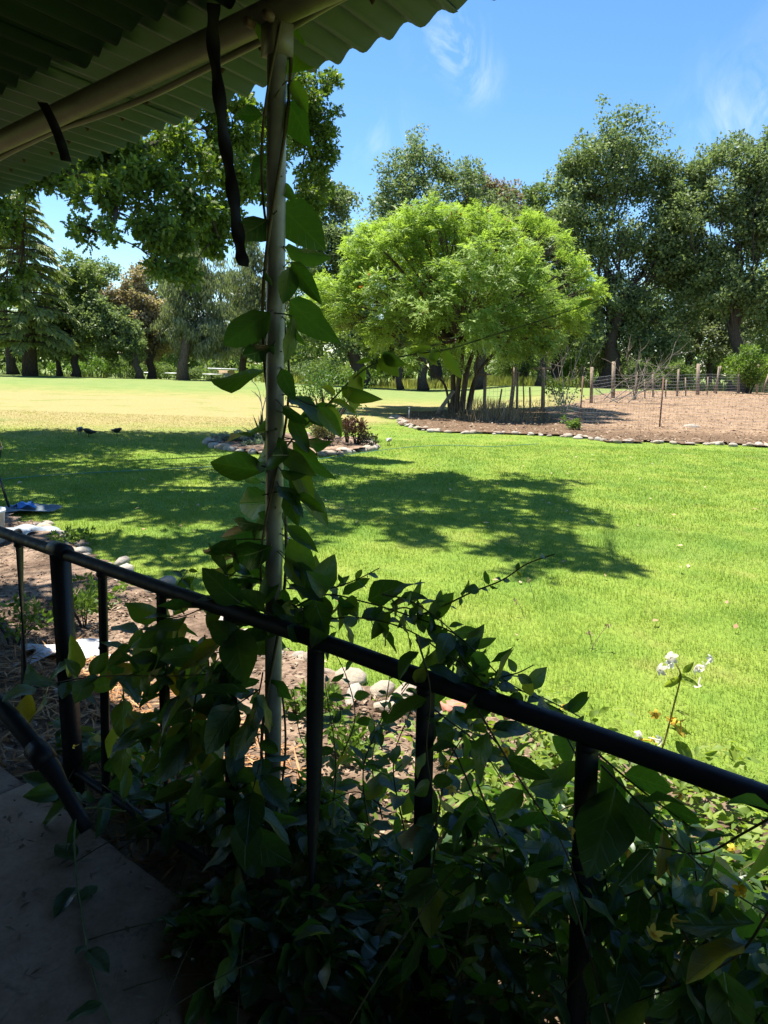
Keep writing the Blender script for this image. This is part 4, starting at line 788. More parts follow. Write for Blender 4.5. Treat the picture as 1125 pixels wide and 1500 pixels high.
# ------------------------------------------------------------------ island bed plants
def blades_plant(name, label, pos, n, L, w, mat, seed, spread=.6, cat='plant'):
    rng = np.random.default_rng(seed); t = thing(name, label, cat, pos)
    for k in range(n):
        az = 2.4 * k; el = R(rng.uniform(25, 88)) if spread > .5 else R(rng.uniform(55, 88)); o = np.array([math.cos(az) * math.cos(el), math.sin(az) * math.cos(el), math.sin(el)]); S = norm(np.cross(o, [0, 0, 1.0]) + 1e-6); l = L * rng.uniform(.75, 1.15); V = []
        for i, (f, ww) in enumerate(((0, .6), (.3, 1), (.65, .7), (1, .05))):
            c = o * l * f - np.array([0, 0, .12 * l * f * f]); V += [c - S * w * ww / 2, c + np.cross(S, o) * w * .2 * ww * -1, c + S * w * ww / 2]
        Q = [[i * 3 + j, i * 3 + j + 1, i * 3 + 4 + j, i * 3 + 3 + j] for i in range(3) for j in range(2)]
        mb = MB(); mb.add(V, Q); mb.build('leaf', mat, t)
    return t
blades_plant('yucca', 'dark spiky yucca in the small flower bed behind the post', land(384, 648), 60, .75, .06, foliage("yucca leaf", [(.05, .085, .04), (.08, .12, .06)], .15), 401)
bush('shrub', 'loose upright shrub with small leaves in the island bed', 'shrub', land(480, 648), 1.9, 1.9, 1500, .075, foliage("fine leaf", [(.06, .12, .02), (.1, .17, .035)], .4), 402, lift=.45)
bush('plant', 'low silver grey cushion plant among the island stones', 'plant', land(345, 652), 1.1, .3, 1600, .05, foliage("silver leaf", [(.20, .24, .19), (.33, .36, .30)], .25), 403, lift=.2)
bush('plant', 'second silver cushion plant close to the yucca', 'plant', land(385, 656), .9, .28, 1300, .05, foliage("silver green leaf", [(.15, .21, .13), (.27, .32, .22)], .25), 404, lift=.2)
bush('plant', 'reddish brown leaved plant near the island stone tip', 'plant', land(522, 655), .5, .75, 600, .075, foliage("red brown leaf", [(.10, .05, .035), (.17, .085, .05)], .3), 405, lift=.4)
bush('plant', 'thin reddish stalks plant in the middle of the island bed', 'plant', land(508, 652), .35, .7, 260, .06, foliage("russet leaf", [(.12, .07, .04), (.15, .13, .05)], .3), 406, lift=.4)
bush('plant', 'dry olive tufted plant in the island bed', 'plant', land(488, 656), .9, .5, 900, .06, foliage("olive leaf", [(.10, .11, .04), (.2, .17, .08)], .3), 407, lift=.3)
bush('plant', 'dark low plant at the end of the island bed', 'plant', land(535, 656), .6, .3, 500, .06, foliage("dark plant leaf", [(.04, .05, .025), (.08, .07, .04)], .3), 408, lift=.3)
of = bush('plant', 'orange flowering plant beside the loose shrub', 'plant', land(467, 652), .4, .55, 300, .06, F_LIGHT, 409, lift=.4)
mb = MB(); rr_ = np.random.default_rng(5)
for k in range(26): cards(mb, np.tile(np.array([rr_.normal(0, .09), rr_.normal(0, .09), .52 + rr_.normal(0, .06)]), (4, 1)), rdirs(4, rr_), rdirs(4, rr_), .07, .05, .5)
mb.build('flower', plain("orange petal", (.7, .16, .04), .6), of)
bare('bare_twig', 'bare forked grey twig standing behind the yucca', land(382, 646), [[(386, 646), (384, 600), (380, 575), (374, 562)], [(384, 605), (390, 580), (394, 566)], [(383, 590), (378, 580), (368, 572)]], (land(382, 646) - EYEP) @ fwd, .014, M_DEAD, 3, 410, 'twig')

# ------------------------------------------------------------------ birds
def bird(label, pos, rz, L, mat, bmat, down=0.0, name='crow'):
    t = thing(name, label, 'bird', pos, rz)
    mb = MB(); z0 = L * .30; ax = np.array([math.cos(down), 0, -math.sin(down)])
    sp = [(-.50, .012, .02), (-.42, .05, .015), (-.28, .10, .03), (-.12, .145, .15), (.05, .17, .17), (.2, .145, .14), (.3, .095, .09), (.38, .085, .085), (.45, .075, .07), (.50, .04, .035), (.56, .018, .018), (.62, .004, .004)]
    pts = []
    for (x, w, h) in sp:
        zz = .09 * max(0, (x - .15) / .3) - .04 * max(0, (-.2 - x) / .3)
        pts.append((x * L, w * L, h * L, zz * L))
    th = np.linspace(0, 2 * np.pi, 10, endpoint=False); V = []
    for x, w, h, zz in pts:
        c = ax * x + np.array([0, 0, z0 + zz + .1 * L * (1 if down == 0 else .6)])
        for a in th: V.append(c + np.array([0, math.cos(a) * w, math.sin(a) * h]))
    Q = [[i * 10 + j, i * 10 + (j + 1) % 10, i * 10 + 10 + (j + 1) % 10, i * 10 + 10 + j] for i in range(len(pts) - 1) for j in range(10)]
    mb.add(V, Q); mb.build('body', mat, t, smooth=True)
    for s_ in (-1, 1):
        w = MB(); V = []
        for f, hh in ((-.35, .02), (-.15, .09), (.05, .11), (.2, .05)):
            for q in (-1, 1): V.append(ax * f * L + np.array([0, s_ * (.165 if f > -.3 else .06) * L, z0 + .13 * L + q * hh * L]))
        w.add(V, [[0, 1, 3, 2], [2, 3, 5, 4], [4, 5, 7, 6]]); o = w.build('wing', mat, t); o.modifiers.new('s', 'SOLIDIFY').thickness = .015 * L
        lg = MB(); tube(lg, [[.02 * L, s_ * .07 * L, z0], [.0, s_ * .075 * L, z0 * .5], [.02 * L, s_ * .075 * L, 0]], .014 * L, 5); tube(lg, [[-.05 * L, s_ * .075 * L, .005], [.09 * L, s_ * .09 * L, .005]], .012 * L, 4); lg.build('leg', bmat, t)
M_CROW = plain("crow feather", (.012, .012, .015), .4, .5); M_DOVE = plain("grey feather", (.33, .30, .28), .6); M_BEAK = plain("dark leg", (.03, .028, .026), .5)
bird('black crow standing upright on the shaded grass', land(117, 638), R(100), .36, M_CROW, M_BEAK)
bird('black crow pecking at the grass beside the upright crow', land(130, 640), R(15), .36, M_CROW, M_BEAK, .25)
bird('lone black crow apart from the other two crows', land(172, 638), R(165), .34, M_CROW, M_BEAK, .2)
bird('small grey bird standing on sunny grass past the stone ring', land(569, 652), R(70), .30, M_DOVE, M_BEAK, 0, 'small_bird')

# ------------------------------------------------------------------ hose, carts, shed, grill, litter
M_HOSE = plain("teal hose", (.07, .20, .15), .6)
mb = MB(); hp = [land(u, v, .03) for u, v in ((-30, 705), (60, 697), (140, 692), (220, 688), (300, 684), (390, 678), (470, 672), (545, 661), (600, 655), (660, 652), (720, 654), (790, 650))]; tube(mb, spline(hp, 8), .007, 6); tag(mb.build('garden_hose', M_HOSE, smooth=True), 'thin teal garden hose lying across the lawn', 'hose')
M_WHITE = plain("white plastic", (.72, .72, .70), .4, .5, 0, .06); M_BLUE = plain("blue paint", (.08, .14, .35), .4); M_TYRE = plain("rubber", (.02, .02, .02), .8); M_SEAT = plain("dark seat", (.05, .045, .04), .7)
def cart(label, u, d, rz, roofm, bodym):
    p = at(u, 559, d); t = thing('golf_cart', label, 'golf cart', (p[0], p[1], float(hz(p[0], p[1]))), rz, 'golf carts parked beyond the lawn')
    mb = MB(); V = []
    for y in (-.55, .55):
        for (x, z) in ((-1.2, .35), (-1.2, .8), (-.5, .85), (-.4, .5), (.45, .45), (.6, .95), (1.15, .7), (1.2, .35)): V.append((x, y, z))
    Q = [[i, i + 1, i + 9, i + 8] for i in range(7)] + [[7, 0, 8, 15]]; mb.add(V, Q + [[0, 1, 2, 3], [0, 3, 4, 7], [4, 5, 6, 7], [11, 10, 9, 8], [15, 12, 11, 8], [15, 14, 13, 12]]); mb.build('body', bodym, t)
    mb = MB(); box(mb, (-.1, 0, 1.85), (1.7, 1.15, .07)); o = mb.build('canopy', roofm, t); o.modifiers.new('b', 'BEVEL').width = .03
    for x, y in ((-.85, .5), (-.85, -.5), (.62, .5), (.62, -.5)):
        mb = MB(); tube(mb, [(x, y, .8), (x * .9, y, 1.83)], .025, 5); mb.build('canopy_post', M_TYRE, t); mb = MB(); tube(mb, [(x * 1.0, y * 1.25 - .08, .24), (x, y * 1.25 + .08, .24)], .24, 14); mb.build('wheel', M_TYRE, t)
    mb = MB(); box(mb, (-.35, 0, .72), (.5, 1.0, .14)); box(mb, (-.62, 0, 1.0), (.12, 1.0, .5)); mb.build('seat', M_SEAT, t)
cart('golf cart with white canopy parked beside the thick straight trunk', 256, 73, 1.3, M_WHITE, M_BLUE); cart('white golf cart half hidden behind the tan tree trunk', 220, 72, 1.9, M_WHITE, M_WHITE); cart('white and blue golf cart near the small shed', 311, 74, 1.2, M_WHITE, M_BLUE)
p = at(326, 553, 84); sh = thing('shed', 'small tan shed with white roof between the far trunks', 'shed', (p[0], p[1], float(hz(p[0], p[1]))), .3)
mb = MB(); box(mb, (0, 0, 1.1), (2.6, 2.2, 2.2)); mb.build('wall', plain("tan board", (.42, .32, .2), .8), sh); mb = MB(); box(mb, (0, 0, 2.32), (3.2, 2.8, .16)); mb.build('roof', M_WHITE, sh); mb = MB(); box(mb, (.3, -1.115, .95), (.8, .04, 1.85)); mb.build('door', plain("grey door", (.3, .3, .3), .6), sh)
# kettle grill at the edge of the lawn
g = gnd(-30, 752); gr = thing('kettle_grill', 'dark kettle grill with tan rim standing at the lawn edge', 'grill', g)
def lathe(prof, n=20):
    mb = MB(); th = np.linspace(0, 2 * np.pi, n, endpoint=False); V = [(r * math.cos(a), r * math.sin(a), z) for r, z in prof for a in th]; mb.add(V, [[i * n + j, i * n + (j + 1) % n, i * n + n + (j + 1) % n, i * n + n + j] for i in range(len(prof) - 1) for j in range(n)]); return mb
M_ENAMEL = plain("black enamel", (.02, .02, .028), .25, .6)
lathe([(.001, .98), (.10, .975), (.2, .93), (.26, .86), (.285, .79), (.285, .775)]).build('lid', M_ENAMEL, gr, smooth=True); lathe([(.285, .77), (.295, .765), (.295, .745), (.285, .74)]).build('rim', plain("tan rim", (.42, .30, .15), .5), gr, smooth=True); lathe([(.283, .74), (.27, .66), (.22, .57), (.13, .51), (.001, .49)]).build('bowl', M_ENAMEL, gr, smooth=True)
for k in range(3):
    a = k * 2.09 + .4; mb = MB(); tube(mb, [(.2 * math.cos(a), .2 * math.sin(a), .56), (.32 * math.cos(a), .32 * math.sin(a), 0)], .014, 6); mb.build('leg', M_ENAMEL, gr)
def cloth(name, label, cat, c, sx, sy, rz, mat, amp, seed, z=0.03):
    rng = np.random.default_rng(seed); n = 14; u = np.linspace(-.5, .5, n); X, Y = np.meshgrid(u, u); ph = rng.uniform(0, 6, 6)
    Z = amp * (np.sin(X * 9 + ph[0] + 2 * np.sin(Y * 5 + ph[1])) * .5 + np.sin(Y * 13 + ph[2] + X * 4) * .3 + .5 * np.cos((X + Y) * 7 + ph[3])) + amp * .9
    X = X * (1 + .25 * np.sin(Y * 6 + ph[4])); Y = Y * (1 + .22 * np.sin(X * 7 + ph[5])); V = np.stack([X * sx, Y * sy, Z], -1).reshape(-1, 3); i = np.arange(n - 1)[:, None] * n; j = np.arange(n - 1)[None]
    mb = MB(); mb.add(V, np.stack([i + j, i + j + 1, i + n + j + 1, i + n + j], -1).reshape(-1, 4)); o = mb.build(name, mat, smooth=True, loc=tuple(np.asarray(c) + np.array([0, 0, z]))); o.rotation_euler = (0, 0, rz); o.modifiers.new('s', 'SOLIDIFY').thickness = .003; return tag(o, label, cat)
M_RAG = plain("white cloth", (.62, .62, .62), .9, .1, 0, .12, 6)
cloth('rag', 'crumpled white rag lying on the mulch behind the railing post', 'rag', gnd(100, 965), .46, .24, .3, M_RAG, .03, 501)
cloth('tarp', 'faded blue grey tarp lying half buried at the bed edge', 'tarp', gnd(14, 752), .9, .42, .5, plain("faded tarp", (.13, .17, .20), .8), .028, 502); cloth('plastic_sheet', 'bright blue plastic scrap at the corner of the lawn', 'plastic sheet', gnd(36, 750), .20, .20, .7, plain("bright blue plastic", (.05, .20, .55), .4), .03, 503, .06); cloth('plastic_bag', 'pale grey plastic bag on the leaf litter', 'plastic bag', gnd(48, 783), .36, .42, .9, plain("pale plastic", (.26, .30, .33), .5), .03, 504)
mb = MB(); a, b = gnd(112, 1016), gnd(150, 1004); a[2] = b[2] = .05; tube(mb, [a + (a - b) * .8, a, b, b + (b - a) * .3], .013, 10); tag(mb.build('plastic_pipe', M_WHITE, smooth=True), 'short white plastic pipe lying on the straw', 'pipe')
g = gnd(-14, 800); bk_ = thing('bucket', 'white plastic bucket at the edge of the bed', 'bucket', g); lathe([(.001, .01), (.12, .01), (.15, .36), (.158, .36), (.158, .335), (.15, .33)]).build('bucket_wall', M_WHITE, bk_, smooth=True)

# ------------------------------------------------------------------ litter and mulch on the porch bed
def chips(name, label, n, region, L, Wd, cols, seed, zc=.045, cat='mulch'):
    rng = np.random.default_rng(seed); mb = MB(); P = region(rng, n); n = len(P)
    q = np.column_stack([P, rng.uniform(.02, zc, n)]); az = rng.uniform(0, 6.28, n); A = np.column_stack([np.cos(az), np.sin(az), rng.normal(0, .22, n)]); N = norm(np.array([0, 0, 1.0]) + rng.normal(0, .35, (n, 3)))
    cards(mb, q, A, N, L * rng.uniform(.5, 1.5, n), Wd * rng.uniform(.6, 1.4, n), rng.random(n), .15); tag(mb.build(name, foliage(name + " colour", cols, .1, (1, 1, 1), .8, .15)), label, cat, kind='stuff')
def reg_bed(rng, n):
    P = np.column_stack([rng.uniform(-6.5, 1.8, n * 3), rng.uniform(1.2, 9, n * 3)]); k = inpoly(P, NEAR_POLY); pp = P @ rn[:2]; k &= pp > 1.2; k &= ~((P @ rd[:2] > -1.3) & (pp < 2.1)); k &= ~((P @ rd[:2] > -1.2) & (rng.random(len(P)) < .75)); return P[k][:n]
chips('bark_mulch', 'brown bark mulch and dead leaves over the porch bed', 34000, reg_bed, .042, .017, [(.07, .045, .03), (.13, .085, .055), (.22, .15, .10), (.36, .28, .20)], 601)
def reg_straw(rng, n):
    a = rng.uniform(-4.2, -1.9, n); p = rng.uniform(1.17, 2.35, n); k = p < 2.3 - .25 * np.abs(a + 3.0); P = a[:, None] * rd[:2] + p[:, None] * rn[:2]; return P[k]
chips('straw_mulch', 'orange brown shredded bark strips beside the concrete floor', 4200, reg_straw, .14, .010, [(.24, .11, .045), (.42, .215, .09), (.54, .32, .16)], 602, .06)
def reg_lawn(rng, n):
    P = np.column_stack([rng.uniform(-8, 8, n), rng.uniform(2.8, 16, n)]); return P[~(inpoly(P, NEAR_POLY) | inpoly(P, ISLAND))]
chips('fallen_leaves', 'scattered dry leaves fallen on the lawn', 260, reg_lawn, .06, .035, [(.30, .20, .10), (.48, .38, .24), (.38, .22, .12)], 603, .06, 'leaves')
def reg_floor(rng, n):
    a = rng.uniform(-4, .6, n); p = rng.uniform(.2, 1.14, n); k = rng.random(n) < .25 + .75 * sstep(.2, 1.1, p) ** 2; return (a[:, None] * rd[:2] + p[:, None] * rn[:2])[k]
def floor_litter():
    rng = np.random.default_rng(607); P = reg_floor(rng, 900); n = len(P); mb = MB(); az = rng.uniform(0, 6.28, n)
    cards(mb, np.column_stack([P, FLZ + rng.uniform(.003, .012, n)]), np.column_stack([np.cos(az), np.sin(az), rng.normal(0, .15, n)]), norm(np.array([0, 0, 1.0]) + rng.normal(0, .3, (n, 3))), rng.choice([.008, .015, .04], n), rng.choice([.004, .008, .016], n), rng.random(n), .3)
    tag(mb.build('floor_litter', foliage('floor litter colour', [(.10, .07, .045), (.22, .16, .10), (.34, .28, .2)], .05, (1, 1, 1), .85, .1)), 'dry leaf crumbs and grit on the porch floor', 'litter', kind='stuff')
floor_litter()
def reg_pad(rng, n):
    P = np.column_stack([rng.uniform(0, 34, n * 2), 19 + 32 * rng.random(n * 2) ** 1.5]); return P[inpoly(P, MULCH_POLY)][:n]
def pad_chips():
    rng = np.random.default_rng(606); P = reg_pad(rng, 15000); n = len(P); mb = MB(); q = np.column_stack([P, hz(P[:, 0], P[:, 1]) + rng.uniform(.045, .11, n)]); az = rng.uniform(0, 6.28, n)
    cards(mb, q, np.column_stack([np.cos(az), np.sin(az), rng.normal(0, .3, n)]), norm(np.array([0, 0, 1.0]) + rng.normal(0, .45, (n, 3))), rng.uniform(.05, .17, n), rng.uniform(.02, .055, n), rng.random(n), .2)
    Q = reg_pad(rng, 420); Q = Q[rng.integers(0, len(Q), 2600)] + rng.normal(0, .12, (2600, 2)); cards(mb, np.column_stack([Q, hz(Q[:, 0], Q[:, 1])]), norm(np.column_stack([rng.normal(0, .5, (2600, 2)), np.ones(2600)])), rdirs(2600, rng), rng.uniform(.06, .22, 2600), .02, rng.random(2600))
    tag(mb.build('paddock_litter', foliage('paddock litter colour', [(.13, .085, .055), (.24, .165, .11), (.33, .24, .16), (.40, .31, .21)], .1, (1, 1, 1), .85, .1)), 'clods and dry litter scattered on the bare paddock', 'litter', kind='stuff')
pad_chips()
def bed_weeds():
    rng = np.random.default_rng(604)
    for i, (u, v, w, h, lab) in enumerate(((20, 950, .4, .3, 'small weed clump below the end of the top rail'), (125, 925, .3, .28, 'green weed sprouting beside the white rag'), (110, 800, .5, .16, 'low weeds at the corner where lawn meets bed'), (150, 890, .35, .2, 'weed seedlings behind the railing post'), (500, 1110, .35, .22, 'small weed on the sunny soil by the post'), (460, 1050, .3, .2, 'weed growing among the cobbles'))):
        bush('weed', lab, 'weed', gnd(u, v), w, h, 260, .05, F_LIGHT, 620 + i, group='weeds in the porch bed', lift=.3)
bed_weeds()

# ------------------------------------------------------------------ climbing vine and honeysuckle
m = NT("honeysuckle leaf"); p = m.obj(); nz0 = m.noise(p, 3, 2); sx = m.n('ShaderNodeSeparateXYZ'); m.put(sx.inputs[0], p); ax_ = m.math('ABSOLUTE', sx.outputs[0])
vein = m.math('SINE', m.math('MULTIPLY', m.math('ADD', m.math('SUBTRACT', sx.outputs[1], m.math('MULTIPLY', ax_, 0.9)), m.math('MULTIPLY', nz0, .16)), 38.0)); vein = m.range(vein, .84, 1.0); rib = m.range(ax_, .022, .004); vv = m.math('MAXIMUM', m.math('MULTIPLY', vein, .55), rib, clamp=True)
nz = m.noise(p, 7, 4, .6); rnd = m.math('FRACT', m.math('ADD', m.orand(), m.attr()))
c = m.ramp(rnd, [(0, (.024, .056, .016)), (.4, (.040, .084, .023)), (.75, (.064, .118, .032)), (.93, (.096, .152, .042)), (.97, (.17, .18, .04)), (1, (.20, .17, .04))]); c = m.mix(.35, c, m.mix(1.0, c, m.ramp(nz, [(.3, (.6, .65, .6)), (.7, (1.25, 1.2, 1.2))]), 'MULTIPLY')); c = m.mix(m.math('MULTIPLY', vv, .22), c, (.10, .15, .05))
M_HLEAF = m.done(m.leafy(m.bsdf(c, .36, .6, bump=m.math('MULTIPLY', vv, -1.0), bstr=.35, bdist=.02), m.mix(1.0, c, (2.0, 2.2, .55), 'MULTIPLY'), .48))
def leaf_mesh(seed, wr, fold, curl, wav, rows=7, cs=(-1, -.52, 0, .52, 1)):
    rng = np.random.default_rng(seed); V = []; ys = np.linspace(0, 1, rows); ph = rng.uniform(0, 6)
    for y in ys:
        w = wr * .5 * (math.sin(math.pi * min(1, y ** .82)) ** .8 if 0 < y < 1 else 0.0) + (.012 if y == 0 else .004)
        cz = -curl * y * y
        for s_ in cs: V.append((s_ * w, y, cz + fold * abs(s_) * w + wav * math.sin(y * 9 + ph + s_ * 2) * abs(s_) * w))
    nc = len(cs); Q = [[i * nc + j, i * nc + j + 1, i * nc + nc + 1 + j, i * nc + nc + j] for i in range(rows - 1) for j in range(nc - 1)]
    return np.array(V), np.array(Q)
LSHAPES = ((.58, .22, .12, .14), (.50, .38, .22, .2), (.68, .12, .26, .2), (.42, .45, .08, .12), (.55, .30, -.14, .2), (.64, .08, .40, .22), (.60, .55, .30, .12), (.47, .20, .16, .24))
LV = [leaf_mesh(700 + i, *q) for i, q in enumerate(LSHAPES)]; LVLOW = [leaf_mesh(700 + i, *q, 6, (-1, 0, 1)) for i, q in enumerate(LSHAPES)]
LM = []
for V, Q in LV:
    mb = MB(); mb.add(V, Q, rnd=0.0); LM.append(mb.mesh('leaf', M_HLEAF, True))
M_YLEAF = foliage("lit honeysuckle leaf", [(.12, .19, .03), (.19, .275, .045), (.27, .34, .065)], .48, (1.3, 1.3, .5), .5, .3, objrand=True)  # brighter copy of the honeysuckle leaf, sunlight painted into its colour
M_LITLEAFS = foliage("lit honeysuckle leaves", [(.12, .19, .03), (.19, .275, .045), (.27, .34, .065)], .48, (1.3, 1.3, .5), .5, .3)
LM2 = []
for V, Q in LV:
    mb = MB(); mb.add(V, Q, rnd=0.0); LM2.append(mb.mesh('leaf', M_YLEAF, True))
def leaf_matrix(P, A, N, L, wr=1.0):
    A = unit(A); S = unit(np.cross(A, N)); Nn = np.cross(S, A); return Matrix(((S[0] * L * wr, A[0] * L, Nn[0] * L, P[0]), (S[1] * L * wr, A[1] * L, Nn[1] * L, P[1]), (S[2] * L * wr, A[2] * L, Nn[2] * L, P[2]), (0, 0, 0, 1)))
class Plant:                                    # collects leaves; the largest 300 stay single parts, the rest join
    def __init__(s, name, label, cat, pos, group=None): s.pos = np.asarray(pos, float); s.t = thing(name, label, cat, pos, 0, group); s.L = []; s.st = MB()
    def leaf(s, P, A, N, L, wr=1.0): s.L.append((np.asarray(P, float), np.asarray(A, float), np.asarray(N, float), L, wr))
    def stem(s, pts, r, sides=5): tube(s.st, np.asarray(pts) - s.pos, r, sides, False)
    def finish(s, rng, stem_mat, cap=295, LMs=None, FM=None):
        LMs = LMs or LM; FM = FM or M_HLEAF
        if s.st.n: s.st.build('stem', stem_mat, s.t, smooth=True)
        order = sorted(range(len(s.L)), key=lambda i: -s.L[i][3] / np.linalg.norm(s.L[i][0] - EYEP)); mb = MB(); big = set(order[:cap])
        for i, (P, A, N, L, wr) in enumerate(s.L):
            k = int(rng.integers(len(LM))); M = leaf_matrix(P - s.pos, A, N, L, wr)
            if i in big:
                o = link('leaf', LMs[k], s.t); o.matrix_local = M
            else:
                V, Q = LVLOW[k]; MM = np.array(M); mb.add(V @ MM[:3, :3].T + MM[:3, 3], Q, rnd=rng.random())
        if mb.n: o = mb.build('foliage', FM, s.t, smooth=True); o['kind'] = 'stuff'
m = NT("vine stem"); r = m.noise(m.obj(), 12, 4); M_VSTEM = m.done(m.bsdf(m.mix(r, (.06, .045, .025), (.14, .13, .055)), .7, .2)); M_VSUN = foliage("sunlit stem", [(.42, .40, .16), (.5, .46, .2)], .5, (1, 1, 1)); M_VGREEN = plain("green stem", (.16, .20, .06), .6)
def view_n(P): return unit(EYEP - P)

vr = np.random.default_rng(800)
base = np.array([pb[0] + .03, pb[1] + .03, .0]); vine = Plant('climbing_vine', 'leafy green vine spiralling up the pale porch post', 'vine', base)
post_c = lambda z: bot + (top - bot) * ((z - bot[2]) / (top[2] - bot[2]))
zz = np.linspace(.1, 2.6, 90)
for ph, r_, amp in ((0.0, .0048, .034), (2.3, .0036, .037)):
    pts = []
    for z in zz:
        a = z * (5.0 + ph * .4) + ph; c = post_c(z); pts.append(np.array([c[0] + math.cos(a) * amp, c[1] + math.sin(a) * amp, z]))
    vine.stem(pts, r_)
VL = [(392, 322, 344, 358, .95), (408, 300, 466, 352, .95), (392, 226, 366, 272, 1.0), (384, 168, 345, 166, .8), (422, 150, 462, 213, .9), (424, 72, 458, 122, .8), (428, 118, 452, 170, .6), (424, 28, 446, 66, .6), (379, 2, 376, 52, .5), (418, 362, 472, 386, .9), (428, 384, 467, 440, .7), (424, 392, 418, 442, 1.0), (424, 440, 470, 492, .75), (428, 462, 424, 532, .8), (396, 458, 334, 496, .95), (402, 506, 354, 528, .9), (392, 540, 318, 566, 1.0), (412, 540, 428, 584, 1.1), (396, 520, 408, 560, 1.0), (424, 580, 470, 604, .7), (406, 630, 328, 630, .55), (424, 668, 358, 664, .75), (388, 690, 322, 682, .75), (398, 736, 344, 738, .9), (432, 700, 482, 758, .55), (428, 646, 464, 706, .75), (424, 700, 452, 730, .7), (420, 718, 440, 768, .9), (392, 764, 318, 806, .7), (390, 770, 335, 768, .6), (398, 800, 330, 826, .8), (420, 770, 462, 802, .7), (424, 790, 454, 842, .8), (418, 820, 446, 862, .8), (396, 838, 345, 872, .8), (388, 856, 332, 850, .6), (424, 856, 470, 890, .7), (380, 880, 318, 904, .9), (350, 820, 300, 860, .7), (330, 842, 300, 800, .7), (345, 790, 300, 818, .8), (466, 596, 498, 636, .75), (452, 600, 474, 626, .9), (438, 612, 486, 590, .7), (436, 646, 476, 660, .6), (420, 900, 372, 930, .8), (402, 880, 440, 912, .9), (434, 724, 478, 758, .45), (418, 745, 396, 782, .8), (414, 596, 444, 620, .7), (412, 690, 440, 700, .7), (388, 396, 398, 420, .8), (392, 290, 380, 300, .7), (384, 706, 352, 700, .5), (420, 470, 446, 506, .6), (412, 270, 430, 292, .6), (430, 824, 470, 860, .6), (408, 712, 446, 744, .7), (404, 752, 360, 790, .7), (412, 660, 448, 690, .7), (424, 612, 452, 660, .7), (426, 676, 460, 742, .6)]
for (u0, v0, u1, v1, wr) in VL:
    pp = POSTP + vr.uniform(-.06, .05); P0 = onrail(u0, v0, pp); P1 = onrail(u1, v1, pp + vr.uniform(-.02, .03)); A = P1 - P0; L = np.linalg.norm(A); N = view_n(P0) + vr.normal(0, .45, 3); vine.leaf(P0, A, N, L * 1.05, wr)
    c = post_c(P0[2]); vine.stem(bez(c + vr.normal(0, .02, 3), (c + P0) / 2 + np.array([0, 0, .01]), P0 + A * .02, 4), .0018, 4)
vine.finish(vr, M_VSTEM)

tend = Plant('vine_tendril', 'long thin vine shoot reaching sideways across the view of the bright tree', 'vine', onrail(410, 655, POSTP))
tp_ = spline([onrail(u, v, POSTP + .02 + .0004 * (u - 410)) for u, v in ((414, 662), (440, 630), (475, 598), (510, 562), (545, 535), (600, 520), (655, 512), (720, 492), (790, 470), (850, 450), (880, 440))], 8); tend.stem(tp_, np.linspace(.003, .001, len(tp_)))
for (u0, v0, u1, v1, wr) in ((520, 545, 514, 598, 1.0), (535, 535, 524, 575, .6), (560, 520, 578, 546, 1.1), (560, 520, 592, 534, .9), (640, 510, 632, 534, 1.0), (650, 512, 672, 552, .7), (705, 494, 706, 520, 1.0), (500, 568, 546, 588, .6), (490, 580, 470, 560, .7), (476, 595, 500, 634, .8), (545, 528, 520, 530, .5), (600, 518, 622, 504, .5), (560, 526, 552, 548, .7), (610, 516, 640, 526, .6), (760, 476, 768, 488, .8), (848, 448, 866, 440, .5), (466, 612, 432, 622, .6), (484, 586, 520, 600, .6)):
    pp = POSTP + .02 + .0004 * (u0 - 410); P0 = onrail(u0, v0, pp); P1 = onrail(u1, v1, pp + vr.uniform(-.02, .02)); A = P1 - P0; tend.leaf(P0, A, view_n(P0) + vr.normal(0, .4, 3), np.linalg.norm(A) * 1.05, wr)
tend.finish(vr, M_VGREEN, LMs=LM2, FM=M_LITLEAFS)

def sprig(pl, px, perp, lpx, gap, rs=.0026, up=.3, seed=0, face=.5, dperp=.0):
    rng = np.random.default_rng(seed); n = len(px); pts = spline([onrail(u, v, perp + dperp * i / max(1, n - 1) + rng.normal(0, .012)) for i, (u, v) in enumerate(px)], 7); pl.stem(pts, np.linspace(rs, rs * .5, len(pts)))
    s_ = np.concatenate([[0], np.cumsum(np.linalg.norm(np.diff(pts, axis=0), axis=1))]); q = gap * .4; side = rng.uniform(0, 6.28)
    while q < s_[-1]:
        i = min(np.searchsorted(s_, q), len(pts) - 1); P = pts[i]; T = unit(pts[min(i + 1, len(pts) - 1)] - pts[max(i - 1, 0)]); side += 1.57 + rng.normal(0, .3)
        a = unit(np.cross(T, [0, 0, 1.0]) + 1e-6); b = np.cross(T, a); o = a * math.cos(side) + b * math.sin(side); fin = 1 - .45 * q / s_[-1]
        for sg in (1, -1):
            if rng.random() < .12: continue
            L = lpx * np.linalg.norm(P - EYEP) / PF * rng.uniform(.6, 1.25) * fin; A = o * sg + T * .45 + rng.normal(0, .28, 3) + np.array([0, 0, -.15]); N = np.array([0, 0, up]) + view_n(P) * face + rn * .35 + rng.normal(0, .4, 3); pl.leaf(P + unit(A) * L * .08, A, N, L, rng.uniform(.8, 1.1))
        q += gap * rng.uniform(.7, 1.3)
    return pts
G = 'honeysuckle clumps on the railing'
h1 = Plant('honeysuckle', 'honeysuckle spilling over the middle of the top rail past the post', 'honeysuckle', onrail(600, 1000), G)
